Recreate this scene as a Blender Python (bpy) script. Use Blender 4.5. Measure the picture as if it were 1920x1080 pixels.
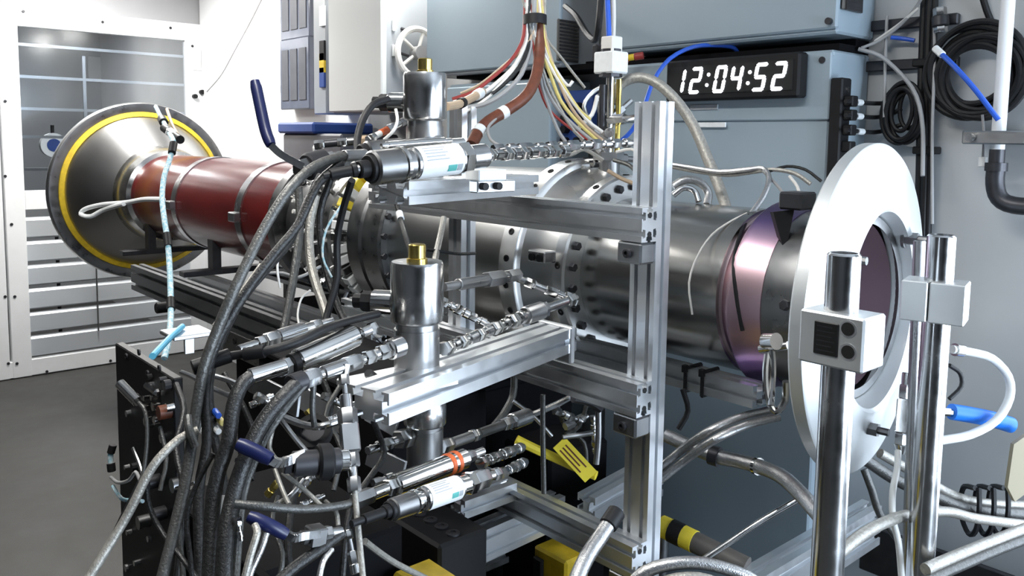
import bpy, bmesh, math, random
from mathutils import Vector, Matrix, Quaternion
random.seed(7)
sc = bpy.context.scene
for o in list(bpy.data.objects): bpy.data.objects.remove(o)
COL = sc.collection
V = Vector
# ------------------------------------------------------------------ camera
F_PX, PX0, PY0 = 1570.0, 960.0, 420.0
CAM = V((0, 0, 1.55))
yaw, pitch, roll = math.radians(41.5), math.radians(5.7), math.radians(0.8)
_fh = V((-math.cos(yaw), math.sin(yaw), 0)); _r0 = V((math.sin(yaw), math.cos(yaw), 0))
FW = _fh*math.cos(pitch) + V((0, 0, -math.sin(pitch))); _u0 = _r0.cross(FW)
RT = _r0*math.cos(roll) + _u0*math.sin(roll); UP = -_r0*math.sin(roll) + _u0*math.cos(roll)
cd = bpy.data.cameras.new('camera'); cam = bpy.data.objects.new('camera', cd); COL.objects.link(cam)
cam.matrix_world = Matrix(((RT.x, UP.x, -FW.x, CAM.x), (RT.y, UP.y, -FW.y, CAM.y), (RT.z, UP.z, -FW.z, CAM.z), (0, 0, 0, 1)))
cd.sensor_width = 36; cd.lens = F_PX/1920*36; cd.shift_y = -(540-PY0)/1920; cd.clip_start = 0.02
sc.camera = cam
# ------------------------------------------------------------------ world, light, exposure
sc.view_settings.view_transform = 'Standard'; sc.view_settings.look = 'None'
sc.view_settings.gamma = 1; sc.view_settings.use_curve_mapping = False
sc.view_settings.exposure = 0.75
w = bpy.data.worlds.new('world'); sc.world = w; w.use_nodes = True
w.node_tree.nodes['Background'].inputs[0].default_value = (.62, .75, 1, 1)
w.node_tree.nodes['Background'].inputs[1].default_value = 1.0
def area(name, loc, rot, sx, sy, power, col=(1, 1, 1)):
    l = bpy.data.lights.new(name, 'AREA'); l.shape = 'RECTANGLE'; l.size = sx; l.size_y = sy; l.energy = power; l.color = col
    o = bpy.data.objects.new(name, l); COL.objects.link(o); o.location = loc; o.rotation_euler = rot; return o
H = math.pi/2
# daylight entering through the window in the back wall, right of the view, and the open doorway at the right end
area('daylight_window', (.46, 2.44, 1.28), (-H, 0, 0), 2.06, 1.6, 42, (.86, .93, 1))
area('daylight_doorway', (2.34, 1.5, 1.1), (0, H, 0), 2.0, 1.0, 75, (.72, .85, 1))
# tubes of the ceiling fittings
LAMPS = [(-3.060, 2.085, 2.510, 1.2, 19), (-4.9, 1.45, 2.72, 1.2, 40), (-1.1, .35, 2.72, 1.2, 17), (-3.3, .3, 2.72, 1.2, 14)]
for x, y, z, L, p in LAMPS:
    area('ceiling_tube_light', (x, y, z-.075), (0, 0, 0), L, .16, p, (1, .98, .94))
area('corridor_light', (-7.2, 1.4, 2.5), (0, 0, 0), 1.0, .3, 15, (1, 1, 1))
# ------------------------------------------------------------------ pixel/space helper for survey points of the photograph (1920x1080)
def at(px, py, d=None, X=None, Y=None, Z=None):
    v = FW + RT*((px-PX0)/F_PX) - UP*((py-PY0)/F_PX)
    t = d if d is not None else X/v.x if X is not None else Y/v.y if Y is not None else (Z-CAM.z)/v.z
    return CAM + v*t
# ------------------------------------------------------------------ materials
MATS = {}
def mat(name, col, metal=0., rough=.5, var=.0, vs=20., stretch=None, bump=0., bs=150., rvar=0., coat=0., trans=0., alpha=1., emit=None, es=0., col2=None, spec=.5):
    m = bpy.data.materials.new(name); m.use_nodes = True; nt = m.node_tree; b = nt.nodes['Principled BSDF']; I = b.inputs
    I['Base Color'].default_value = (*col, 1); I['Metallic'].default_value = metal; I['Roughness'].default_value = rough
    I['Specular IOR Level'].default_value = spec
    if coat: I['Coat Weight'].default_value = coat; I['Coat Roughness'].default_value = .08
    if trans: I['Transmission Weight'].default_value = trans
    if alpha < 1: I['Alpha'].default_value = alpha
    if emit: I['Emission Color'].default_value = (*emit, 1); I['Emission Strength'].default_value = es
    if var or rvar or bump:
        tc = nt.nodes.new('ShaderNodeTexCoord'); mp = nt.nodes.new('ShaderNodeMapping'); nt.links.new(tc.outputs['Object'], mp.inputs[0])
        if stretch: mp.inputs['Scale'].default_value = stretch
    if var or rvar:
        n = nt.nodes.new('ShaderNodeTexNoise'); n.inputs['Scale'].default_value = vs; n.inputs['Detail'].default_value = 5; nt.links.new(mp.outputs[0], n.inputs['Vector'])
    if var:
        mx = nt.nodes.new('ShaderNodeMix'); mx.data_type = 'RGBA'
        c2 = col2 or tuple(max(0, c*(1-var)) for c in col); c1 = col if col2 else tuple(min(1, c*(1+var)) for c in col)
        mx.inputs[6].default_value = (*c2, 1); mx.inputs[7].default_value = (*c1, 1)
        rp = nt.nodes.new('ShaderNodeMapRange'); rp.inputs[1].default_value = .35; rp.inputs[2].default_value = .65
        nt.links.new(n.outputs[0], rp.inputs[0]); nt.links.new(rp.outputs[0], mx.inputs[0]); nt.links.new(mx.outputs[2], I['Base Color'])
    if rvar:
        rr = nt.nodes.new('ShaderNodeMapRange'); rr.inputs[1].default_value = .3; rr.inputs[2].default_value = .7
        rr.inputs[3].default_value = max(.03, rough-rvar); rr.inputs[4].default_value = min(1, rough+rvar)
        nt.links.new(n.outputs[0], rr.inputs[0]); nt.links.new(rr.outputs[0], I['Roughness'])
    if bump:
        n2 = nt.nodes.new('ShaderNodeTexNoise'); n2.inputs['Scale'].default_value = bs; n2.inputs['Detail'].default_value = 3; nt.links.new(mp.outputs[0], n2.inputs['Vector'])
        bp = nt.nodes.new('ShaderNodeBump'); bp.inputs['Strength'].default_value = bump; bp.inputs['Distance'].default_value = .004
        nt.links.new(n2.outputs[0], bp.inputs['Height']); nt.links.new(bp.outputs[0], I['Normal'])
    MATS[name] = m; return m
mat('floor', (.05, .049, .046), 0, .55, var=.10, vs=6, bump=.15, bs=300, rvar=.1)
mat('white_wall', (.84, .85, .86), 0, .45, var=.02, vs=3)
mat('grey_wall', (.48, .49, .49), 0, .5, var=.06, vs=3, rvar=.05)
mat('dark_wall', (.022, .022, .023), 0, .6, var=.05, vs=3)
mat('ceiling', (.62, .62, .62), 0, .6, var=.03, vs=3)
mat('white_paint', (.82, .83, .84), 0, .35, var=.02, vs=8)
mat('galvanised', (.62, .65, .68), 1, .3, var=.02, vs=6, rvar=.02)
mat('cabinet_blue', (.30, .37, .42), 0, .32, var=.02, vs=4, spec=.6)
mat('cabinet_grey', (.30, .32, .34), 0, .4, var=.03, vs=5)
mat('cabinet_white', (.72, .74, .73), 0, .22, var=.01, vs=3, coat=.3)
mat('black_plastic', (.009, .009, .010), 0, .5, spec=.25)
mat('black_matte', (.006, .006, .007), 0, .8, spec=.08)
mat('pane_slat', (.66, .69, .72), .55, .34)
mat('liner_metal', (.50, .40, .44), .8, .42)
mat('left_head', (.36, .36, .37), 0, .5, var=.03, vs=3)
mat('corridor_paint', (.30, .31, .32), 0, .6, var=.05, vs=3)
mat('black_rubber', (.011, .011, .012), 0, .5, spec=.3, bump=.1, bs=200)
mat('dark_metal', (.05, .05, .055), .6, .4, var=.1, vs=30)
mat('steel', (.60, .60, .60), 1, .22, var=.03, vs=25, rvar=.07)
mat('steel_polished', (.72, .71, .69), 1, .12, var=.05, vs=20, rvar=.04)
mat('steel_dull', (.42, .42, .42), 1, .34, var=.04, vs=25, rvar=.08)
mat('steel_dark', (.24, .24, .24), 1, .33, var=.05, vs=25, rvar=.08)
mat('duct_brushed', (.46, .46, .45), 1, .30)
mat('duct_long_brushed', (.42, .415, .40), 1, .24, var=.05, vs=5, stretch=(.3, 9, 9), rvar=.02)
mat('casing', (.66, .66, .65), 1, .30, var=.06, vs=8, rvar=.06)
mat('cone_brushed', (.46, .46, .46), 1, .33, var=.015, vs=5, rvar=.02)
mat('alu', (.84, .86, .88), .94, .34, var=.01, vs=40, stretch=(1, 1, 1), rvar=.04)
mat('alu_dark', (.36, .37, .38), 1, .36, var=.05, vs=40, rvar=.04)
mat('alu_white', (.74, .76, .76), .8, .45, var=.07, vs=5, rvar=.06)
mat('red_paint', (.105, .006, .006), 0, .22, var=.10, vs=9, coat=.15, spec=.4)
mat('yellow', (.62, .43, .02), 0, .5, var=.12, vs=40)
mat('yellow_tag', (.85, .68, .05), 0, .45, var=.05, vs=40)
mat('brass', (.72, .55, .16), 1, .25, var=.1, vs=30)
mat('blue_grip', (.008, .012, .06), 0, .35)
mat('blue_bright', (.01, .19, .78), 0, .4)
mat('blue_cable', (.02, .10, .55), 0, .4)
mat('blue_bin', (.02, .06, .25), 0, .45)
mat('hose_braid', (.46, .46, .46), .9, .3, var=.12, vs=200, bump=.25, bs=420)
mat('hose_grey', (.10, .10, .095), .5, .38, var=.15, vs=120, bump=.3, bs=300)
mat('hose_light', (.36, .345, .31), .4, .4, var=.15, vs=160, bump=.3, bs=350)
mat('hose_dark', (.03, .03, .03), .4, .36, var=.3, vs=200, bump=.3, bs=350)
mat('hose_white', (.75, .75, .72), 0, .35)
mat('wire_white', (.72, .70, .66), 0, .45)
mat('wire_tan', (.45, .33, .22), 0, .45)
mat('wire_brown', (.13, .038, .018), 0, .45, var=.2, vs=60)
mat('wire_red', (.26, .03, .025), 0, .45)
mat('wire_grey', (.32, .32, .32), 0, .45)
mat('wire_yellow', (.62, .52, .18), 0, .45)
mat('label_white', (.80, .82, .82), 0, .35, var=.03, vs=90)
mat('label_teal', (.10, .40, .36), 0, .35)
mat('label_print', (.35, .38, .40), 0, .4)
mat('label_black', (.008, .008, .008), 0, .4)
mat('purple_tint', (.30, .17, .22), 1, .34)
mat('beige', (.40, .34, .22), 0, .5)
mat('orange', (.62, .12, .03), 0, .45)
mat('cord_blue', (.20, .50, .62), 0, .55, var=.5, vs=120, col2=(.75, .80, .80))
mat('cord_white', (.78, .80, .80), 0, .6)
mat('tape_blue', (.10, .42, .62), 0, .45)
mat('bore', (.004, .004, .004), 0, .7)
mat('led', (.9, .95, 1), 0, .4, emit=(.92, .96, 1), es=3)
mat('tube_emit', (1, 1, 1), 0, .4, emit=(1, .98, .94), es=6)
mat('smoky_plastic', (.13, .145, .19), 0, .15, var=.1, vs=9, coat=.6)
mat('grey_box', (.09, .095, .11), 0, .4, var=.06, vs=12)
mat('shelf_brown', (.10, .09, .08), 0, .5)
# clear sheet of the door pane
def pane_material():
    m = bpy.data.materials.new('clear_pane'); m.use_nodes = True; nt = m.node_tree; nt.nodes.clear()
    out = nt.nodes.new('ShaderNodeOutputMaterial'); mix = nt.nodes.new('ShaderNodeMixShader'); t = nt.nodes.new('ShaderNodeBsdfTransparent'); g = nt.nodes.new('ShaderNodeBsdfGlossy')
    t.inputs[0].default_value = (.88, .90, .92, 1); g.inputs['Roughness'].default_value = .13; g.inputs[0].default_value = (.9, .9, .9, 1)
    fr = nt.nodes.new('ShaderNodeFresnel'); fr.inputs[0].default_value = 2.2
    ge = nt.nodes.new('ShaderNodeNewGeometry'); sb = nt.nodes.new('ShaderNodeMath'); sb.operation = 'SUBTRACT'; sb.inputs[0].default_value = 1; nt.links.new(ge.outputs['Backfacing'], sb.inputs[1]); mu = nt.nodes.new('ShaderNodeMath'); mu.operation = 'MULTIPLY'; nt.links.new(fr.outputs[0], mu.inputs[0]); nt.links.new(sb.outputs[0], mu.inputs[1]); nt.links.new(mu.outputs[0], mix.inputs[0]); nt.links.new(t.outputs[0], mix.inputs[1]); nt.links.new(g.outputs[0], mix.inputs[2]); nt.links.new(mix.outputs[0], out.inputs[0])
    MATS['clear_pane'] = m
pane_material()
# heat tint: a real oxide colour band along the duct axis (object X runs along the duct)
def heat_tint():
    m = MATS['purple_tint']; nt = m.node_tree; b = nt.nodes['Principled BSDF']
    tc = nt.nodes.new('ShaderNodeTexCoord'); sp = nt.nodes.new('ShaderNodeSeparateXYZ'); nt.links.new(tc.outputs['Object'], sp.inputs[0])
    mr = nt.nodes.new('ShaderNodeMapRange'); mr.inputs[1].default_value = -.22; mr.inputs[2].default_value = .22; nt.links.new(sp.outputs[2], mr.inputs[0])
    cr = nt.nodes.new('ShaderNodeValToRGB'); nt.links.new(mr.outputs[0], cr.inputs[0]); e = cr.color_ramp.elements
    e[0].position = 0; e[0].color = (.10, .07, .12, 1); e[1].position = 1; e[1].color = (.12, .10, .12, 1)
    for p, c in ((.22, (.20, .13, .30, 1)), (.36, (.62, .42, .55, 1)), (.60, (.85, .60, .64, 1)), (.76, (.75, .50, .58, 1)), (.88, (.20, .14, .30, 1))):
        k = e.new(p); k.color = c
    nt.links.new(cr.outputs[0], b.inputs['Base Color'])
heat_tint()
# ------------------------------------------------------------------ mesh helpers
class MB:
    def __init__(s): s.v = []; s.f = []
    def add(s, vs, fs):
        k = len(s.v); s.v += [V(p) for p in vs]; s.f += [tuple(i+k for i in f) for f in fs]; return s
    def box(s, lo, hi, bev=0., M=None):
        bm = bmesh.new(); bmesh.ops.create_cube(bm, size=1)
        lo, hi = V(lo), V(hi)
        for v in bm.verts: v.co = V(((lo[i]+hi[i])/2 + v.co[i]*(hi[i]-lo[i]) for i in range(3)))
        if bev: bmesh.ops.bevel(bm, geom=bm.edges[:], offset=bev, segments=1, affect='EDGES')
        bm.verts.ensure_lookup_table()
        s.add([M @ v.co if M else v.co.copy() for v in bm.verts], [[v.index for v in f.verts] for f in bm.faces]); bm.free(); return s
    def lathe(s, o, d, prof, n=48, caps=True, up=None):      # prof: (t along d, radius)
        o = V(o); d = V(d).normalized(); a = d.orthogonal().normalized() if up is None else (V(up)-d*V(up).dot(d)).normalized(); b = d.cross(a)
        vs = []; fs = []
        for t, r in prof:
            for k in range(n):
                an = 2*math.pi*k/n; vs.append(o + d*t + (a*math.cos(an)+b*math.sin(an))*r)
        for i in range(len(prof)-1):
            for k in range(n):
                k2 = (k+1) % n; fs.append((i*n+k, i*n+k2, (i+1)*n+k2, (i+1)*n+k))
        if caps:
            if prof[0][1] > 1e-6: fs.append(tuple(range(n-1, -1, -1)))
            if prof[-1][1] > 1e-6: L = (len(prof)-1)*n; fs.append(tuple(range(L, L+n)))
        return s.add(vs, fs)
    def cyl(s, a, b, r, r2=None, n=20, bev=0.):
        a, b = V(a), V(b); L = (b-a).length; r2 = r if r2 is None else r2
        pr = [(0, r), (L, r2)] if not bev else [(0, r-bev), (bev, r), (L-bev, r2), (L, r2-bev)]
        return s.lathe(a, b-a, pr, n)
    def ring(s, o, d, ro, ri, L, n=64):                       # hollow disc from t=0..L
        return s.lathe(o, d, [(0, ri), (0, ro), (L, ro), (L, ri), (0, ri)], n, caps=False)
    def hexn(s, a, b, r): return s.cyl(a, b, r, n=6)
    def tube(s, pts, r, n=10, caps=True):
        vs = []; fs = []; m = len(pts); pts = [V(p) for p in pts]
        tg = [(pts[min(i+1, m-1)]-pts[max(i-1, 0)]).normalized() for i in range(m)]
        a = tg[0].orthogonal().normalized()
        for i in range(m):
            if i: q = tg[i-1].rotation_difference(tg[i]); a = q @ a
            a = (a - tg[i]*a.dot(tg[i])).normalized(); b = tg[i].cross(a); rr = r[i] if isinstance(r, (list, tuple)) else r
            for k in range(n):
                an = 2*math.pi*k/n; vs.append(pts[i] + (a*math.cos(an)+b*math.sin(an))*rr)
        for i in range(m-1):
            for k in range(n):
                k2 = (k+1) % n; fs.append((i*n+k, i*n+k2, (i+1)*n+k2, (i+1)*n+k))
        if caps: fs.append(tuple(range(n-1, -1, -1))); L = (m-1)*n; fs.append(tuple(range(L, L+n)))
        return s.add(vs, fs)
    def prism(s, poly, o, ex, ey, ez, L):                     # 2-D polygon in (ex,ey) extruded along ez
        o, ex, ey, ez = V(o), V(ex), V(ey), V(ez); n = len(poly)
        vs = [o+ex*x+ey*y for x, y in poly] + [o+ex*x+ey*y+ez*L for x, y in poly]
        fs = [tuple(range(n-1, -1, -1)), tuple(range(n, 2*n))] + [(i, (i+1) % n, n+(i+1) % n, n+i) for i in range(n)]
        return s.add(vs, fs)
    def mesh(s, name, off=None, smooth=35):
        me = bpy.data.meshes.new(name); off = off or V((0, 0, 0))
        me.from_pydata([tuple(v-off) for v in s.v], [], s.f); 
        bm = bmesh.new(); bm.from_mesh(me); bmesh.ops.recalc_face_normals(bm, faces=bm.faces[:]); bm.to_mesh(me); bm.free()
        if smooth:
            me.polygons.foreach_set('use_smooth', [True]*len(me.polygons)); me.set_sharp_from_angle(angle=math.radians(smooth))
        me.update(); return me
def spline(P, step=.02, closed=False):                        # centripetal-ish Catmull-Rom through survey points
    P = [V(p) for p in P]
    if len(P) == 2: return P
    out = []; n = len(P); Q = [P[0]*2-P[1]] + P + [P[-1]*2-P[-2]]
    for i in range(1, n):
        a, b, c, d = Q[i-1], Q[i], Q[i+1], Q[i+2]; k = max(3, int((c-b).length/step))
        for j in range(k):
            t = j/k; out.append(.5*((2*b)+(c-a)*t+(2*a-5*b+4*c-d)*t*t+(3*b-a-3*c+d)*t**3))
    out.append(P[-1]); return out
def link(name, me, m, parent=None, label=None):
    o = bpy.data.objects.new(name, me); COL.objects.link(o)
    if m:
        if not me.materials: me.materials.append(MATS[m])
    if parent: o.parent = parent
    if label: o['label'] = label
    return o
class Thing:
    def __init__(s, name, label, cat, loc, group=None, kind=None):
        s.loc = V(loc); s.o = bpy.data.objects.new(name, None); COL.objects.link(s.o); s.o.location = s.loc; s.o.empty_display_size = .05
        if label: s.o['label'] = label
        if cat: s.o['category'] = cat
        if group: s.o['group'] = group
        if kind: s.o['kind'] = kind
    def part(s, name, mb, m, parent=None, label=None, smooth=35):
        return link(name, mb.mesh(name, s.loc, smooth), m, parent or s.o, label)
    def inst(s, name, me, M, m=None, parent=None):            # shared mesh placed by a matrix given in world space
        o = link(name, me, m, parent or s.o); o.matrix_local = Matrix.Translation(-s.loc) @ M; return o
def single(name, mb, m, label, cat, base=None, group=None, kind=None, smooth=35):
    vs = mb.v
    if base is None: base = V((sum(v.x for v in vs)/len(vs), sum(v.y for v in vs)/len(vs), min(v.z for v in vs)))
    o = link(name, mb.mesh(name, V(base), smooth), m); o.location = base
    if label: o['label'] = label
    if cat: o['category'] = cat
    if group: o['group'] = group
    if kind: o['kind'] = kind
    return o
def struct(name, mb, m, smooth=0):
    return single(name, mb, m, None, None, base=(0, 0, 0), kind='structure', smooth=smooth)
def frame(z, up=(0, 0, 1)):                                   # rotation whose local Z is z
    z = V(z).normalized(); up = V(up)
    x = up.cross(z)
    x = x.normalized() if x.length > 1e-4 else z.orthogonal().normalized(); y = z.cross(x)
    return Matrix(((x.x, y.x, z.x, 0), (x.y, y.y, z.y, 0), (x.z, y.z, z.z, 0), (0, 0, 0, 1)))
BOLT = {}
def bolt_mesh(r, h, kind='hex'):
    k = (r, h, kind)
    if k not in BOLT:
        b = MB()
        if kind == 'hex': b.lathe((0, 0, 0), (0, 0, 1), [(0, r), (h*.8, r), (h, r*.8)], 6)
        elif kind == 'stud': b.lathe((0, 0, 0), (0, 0, 1), [(0, r*1.5), (h*.12, r*1.5)], 12); b.lathe((0, 0, h*.1), (0, 0, 1), [(0, r), (h*.5, r)], 6); b.lathe((0, 0, h*.5), (0, 0, 1), [(0, r*.55), (h*.5, r*.55)], 8)
        else: b.lathe((0, 0, 0), (0, 0, 1), [(0, r), (h*.9, r), (h, r*.85), (h, r*.5), (h*.45, r*.5)], 12)
        BOLT[k] = b.mesh('bolt')
    return BOLT[k]
# T-slot aluminium profile: nx by ny cells
def tslot_poly(w, h, nx, ny):
    cw, ch = w/nx, h/ny; s = min(cw, ch); o, g, d1, d2 = .14*s, .27*s, .09*s, .33*s
    pts = []
    def side(p, e, inn, L, n):
        c = L/n
        for i in range(n):
            m = (i+.5)*c
            for t, dd in ((m-o, 0), (m-o, d1), (m-g, d1), (m-g*.8, d2), (m+g*.8, d2), (m+g, d1), (m+o, d1), (m+o, 0)):
                pts.append((p[0]+e[0]*t+inn[0]*dd, p[1]+e[1]*t+inn[1]*dd))
    x, y = w/2, h/2
    pts.append((-x, -y)); side((-x, -y), (1, 0), (0, 1), w, nx)
    pts.append((x, -y)); side((x, -y), (0, 1), (-1, 0), h, ny)
    pts.append((x, y)); side((x, y), (-1, 0), (0, -1), w, nx)
    pts.append((-x, y)); side((-x, y), (0, -1), (1, 0), h, ny)
    return pts
def tslot(mb, a, b, w, h, nx=1, ny=1, up=(0, 0, 1)):          # h measured along up
    a, b = V(a), V(b); ez = (b-a).normalized(); ey = (V(up)-ez*V(up).dot(ez)).normalized(); ex = ey.cross(ez)
    return mb.prism(tslot_poly(w, h, nx, ny), a, ex, ey, ez, (b-a).length)
# ================================================================== the room
XL, YB, XR, YF, ZC = -5.98, 2.33, 2.4, -1.6, 2.8
struct('floor', MB().box((-9, YF-.1, -.1), (XR+1.5, YB+.1, 0)), 'floor')
WX0, WX1, WZ0, WZ1 = -.58, 1.52, .46, 2.10
struct('wall_back', MB().box((-9, YB, 0), (WX0, YB+.1, ZC)).box((WX1, YB, 0), (XR+1.5, YB+.1, ZC)).box((WX0, YB, 0), (WX1, YB+.1, WZ0)).box((WX0, YB, WZ1), (WX1, YB+.1, ZC)), 'grey_wall')
wn = Thing('window_1', None, None, ((WX0+WX1)/2, YB, WZ0), kind='structure')
for a, b, c, d in ((WX0, WX0+.05, WZ0, WZ1), (WX1-.05, WX1, WZ0, WZ1), (WX0+.05, WX1-.05, WZ0, WZ0+.05), (WX0+.05, WX1-.05, WZ1-.05, WZ1), ((WX0+WX1)/2-.02, (WX0+WX1)/2+.02, WZ0+.05, WZ1-.05)): wn.part('window_frame', MB().box((a, YB+.01, c), (b, YB+.06, d), .004), 'white_paint')
for a, b in ((WX0+.05, (WX0+WX1)/2-.02), ((WX0+WX1)/2+.02, WX1-.05)): wn.part('pane', MB().box((a, YB+.03, WZ0+.05), (b, YB+.036, WZ1-.05)), 'clear_pane')
wn.part('window_sill', MB().box((WX0-.03, YB-.03, WZ0-.03), (WX1+.03, YB+.05, WZ0), .004), 'white_paint')
struct('trim_2', MB().box((-5.97, YB-.012, 0), (-3.75, YB-.001, ZC)), 'white_wall')
struct('ceiling', MB().box((-9, YF-.1, ZC), (XR+1.5, YB+.1, ZC+.1)), 'ceiling')
struct('wall_front', MB().box((-9, YF-.1, 0), (XR+1.5, YF, ZC)), 'dark_wall')
# right end wall round the open roller doorway
struct('wall_right', MB().box((XR, YF, 0), (XR+.1, 1.2, ZC)).box((XR, 2.24, 0), (XR+.1, YB, ZC)).box((XR, 1.2, 2.22), (XR+.1, 2.24, ZC)), 'dark_wall')
# grey lining sheet on the back wall right of the cabinets
struct('trim_1', MB().box((-1.75, YB-.012, 0), (WX0-.04, YB-.001, ZC)), 'grey_wall')
# left end wall: everything above and beside the door
yzd = lambda px, py: at(px, py, X=XL)
DY0, DY1 = yzd(-160, 400).y, yzd(380, 300).y
DZ1 = yzd(180, 27).z
struct('wall_left_front', MB().box((XL-.08, YF, 0), (XL, DY0, ZC)), 'dark_wall')
struct('wall_left', MB().box((XL-.08, DY0, DZ1), (XL, YB, ZC)), 'left_head')
# door: aluminium frame, clear upper sheet, six galvanised boards below
dr = Thing('door_1', None, None, (XL, (DY0+DY1)/2, 0), kind='structure')
A = yzd(350, 300).y; Bq = yzd(42, 300).y; Bl = yzd(4, 300).y; L0 = yzd(-34, 300).y
zt, zt2 = yzd(180, 27).z, yzd(180, 62).z
zm1, zm0 = yzd(60, 357).z, yzd(60, 393).z
zb1, zb0 = yzd(60, 672).z, .005
fr = lambda y0, y1, z0, z1, t=.05: MB().box((XL-t/2, y0, z0), (XL+t/2, y1, z1), .004)
screws = []
dr.part('stile', fr(A, DY1, zb0, zt), 'white_paint'); st = dr.part('stile', fr(Bl, Bq, zb0, zt2), 'white_paint'); dr.part('stile', fr(L0-.02, Bl-.012, zb0, zt2), 'white_paint')
dr.part('head_rail', fr(DY0, A, zt2, zt, .047), 'white_paint'); mr_ = dr.part('middle_rail', fr(Bq, A, zm0, zm1, .047), 'white_paint'); bt = dr.part('bottom_rail', fr(DY0, A, zb0+.002, zb1, .047), 'white_paint')
dr.part('pane', MB().box((XL-.004, Bq-.01, zm1-.01), (XL+.004, A+.01, zt2+.01)), 'clear_pane')
dr.part('pane', MB().box((XL-.004, DY0, zb0+.1), (XL+.004, L0-.02, zt2+.01)), 'clear_pane')
dr.part('glazing_bar', MB().box((XL-.03, yzd(158, 200).y, zm1), (XL-.01, yzd(164, 200).y, yzd(160, 105).z)), 'galvanised')
for py in (88, 147, 206, 258, 318):
    z = yzd(100, py).z; dr.part('crossbar', MB().box((XL-.035, Bq, z-.006), (XL-.012, A, z+.012)), 'galvanised')
nsl = 6; zz0, zz1 = zb1+.012, zm0-.03
for i in range(nsl):
    a = zz0+(zz1-zz0)*i/nsl; b = zz0+(zz1-zz0)*(i+1)/nsl-.018; tl = (random.random()-.5)*.006
    m = MB(); m.add([(XL-.01+tl, Bq, a), (XL+.012, Bq, a+.012), (XL+.004-tl, Bq, b-.02), (XL-.012, Bq, b), (XL-.01+tl, A, a), (XL+.012, A, a+.012), (XL+.004-tl, A, b-.02), (XL-.012, A, b)],
                    [(0, 1, 5, 4), (1, 2, 6, 5), (2, 3, 7, 6), (3, 0, 4, 7), (0, 3, 2, 1), (4, 5, 6, 7)])
    dr.part('board', m, 'pane_slat', smooth=0)
dr.part('tie_rod', MB().cyl((XL+.03, yzd(180, 550).y, zb1+.13), (XL+.03, yzd(180, 550).y, zz1-.2), .005, n=8), 'steel_dark')
bm_ = bolt_mesh(.009, .004, 'cap')
for px, py in ((8, 190), (8, 330), (20, 420), (8, 555), (26, 555), (14, 680), (30, 680), (86, 695), (205, 675), (358, 87), (362, 180), (42, 22), (190, 42), (317, 53)):
    p = yzd(px, py); p.x = XL+.026; dr.inst('screw', bm_, Matrix.Translation(p) @ frame((1, 0, 0)), 'dark_metal')
for px, py in ((361, 181), (374, 173)):
    p = yzd(px, py); p.x = XL+.03; dr.part('latch_bolt', MB().cyl(p, p+V((.03, 0, 0)), .016, n=12), 'black_plastic')
p = yzd(366, 108); dr.part('hinge_plate', MB().box((XL+.026, p.y-.03, p.z-.09), (XL+.032, p.y+.03, p.z+.06), .002), 'white_paint')
# corridor beyond the door
struct('wall_corridor', MB().box((-8.5, YF, 0), (-8.4, YB, ZC)), 'corridor_paint')
for k, (a, b, c, d) in enumerate(((48, 200, 175, 355), (165, 315, 100, 165))):
    pass
def far_board(px0, px1, py0, py1, X=-8.39): 
    a, b = at(px0, py0, X=X), at(px1, py1, X=X); return MB().box((X-.04, a.y, b.z), (X, b.y, a.z), .004)
single('notice_board', far_board(165, 300, 105, 160), 'grey_wall', 'grey rectangular duct cover seen through the door pane, with rounded corner', 'panel')
for i, (y0, y1) in enumerate(((175, 203), (222, 247), (262, 320), (324, 352))):
    single('paper_notice', far_board(17+i*2, 38+i, y0, y1, -8.39), 'label_white', ['small white paper notice seen through door pane, topmost of the column', 'white paper notice seen through door pane, second from top', 'tall white paper notice seen through door pane, third from top', 'white paper notice with curl seen through door pane, lowest'][i], 'notice', group='papers beyond the door')
e = at(98, 272, X=-6.6)
cm = Thing('corridor_dial', 'white round dial with blue centre beyond the door pane', 'gauge', (e.x, e.y, 0))
cm.part('dial', MB().cyl(e, e+V((.05, 0, 0)), .085, n=24), 'label_white'); cm.part('dial_face', MB().cyl(e+V((.05, 0, 0)), e+V((.055, 0, 0)), .045, n=20), 'blue_bin'); cm.part('stem', MB().cyl(V((e.x+.02, e.y, 0)), e+V((.02, 0, .14)), .012, n=10), 'black_plastic')
# ceiling fittings
for i, (x, y, z, L, p) in enumerate(LAMPS):
    t = Thing('ceiling_light', ['white ceiling tube light above the rig, near the cabinets', 'white ceiling tube light nearest the louvred door', 'white ceiling tube light nearest the camera', 'white ceiling tube light over the open floor'][i], 'ceiling light', (x, y, z), group='ceiling tube lights')
    t.part('housing', MB().box((x-L/2-.04, y-.1, z), (x+L/2+.04, y+.1, z+.08), .01).cyl((x-.4, y, z+.07), (x-.4, y, ZC), .01, n=8).cyl((x+.4, y, z+.07), (x+.4, y, ZC), .01, n=8), 'white_paint')
    for s in (-.05, .05): t.part('tube', MB().cyl((x-L/2, y+s, z-.025), (x+L/2, y+s, z-.025), .016, n=12), 'tube_emit')
# ================================================================== cabinets on the back wall
YC = 2.10
def cab(name, label, x0, x1, z0, z1, m, yf=YC, extra=None):
    t = Thing(name, label, 'cabinet', ((x0+x1)/2, YB, z0))
    t.part('body', MB().box((x0, yf+.012, z0), (x1, YB-.015, z1), .006), 'cabinet_grey' if 'vent' in label else m)
    t.part('door', MB().box((x0-.003, yf, z0+.012), (x1+.003, yf+.018, z1-.012), .005), m)
    return t
zc = lambda px, py, Y=YC: at(px, py, Y=Y).z
xc = lambda px, py, Y=YC: at(px, py, Y=Y).x
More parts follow.
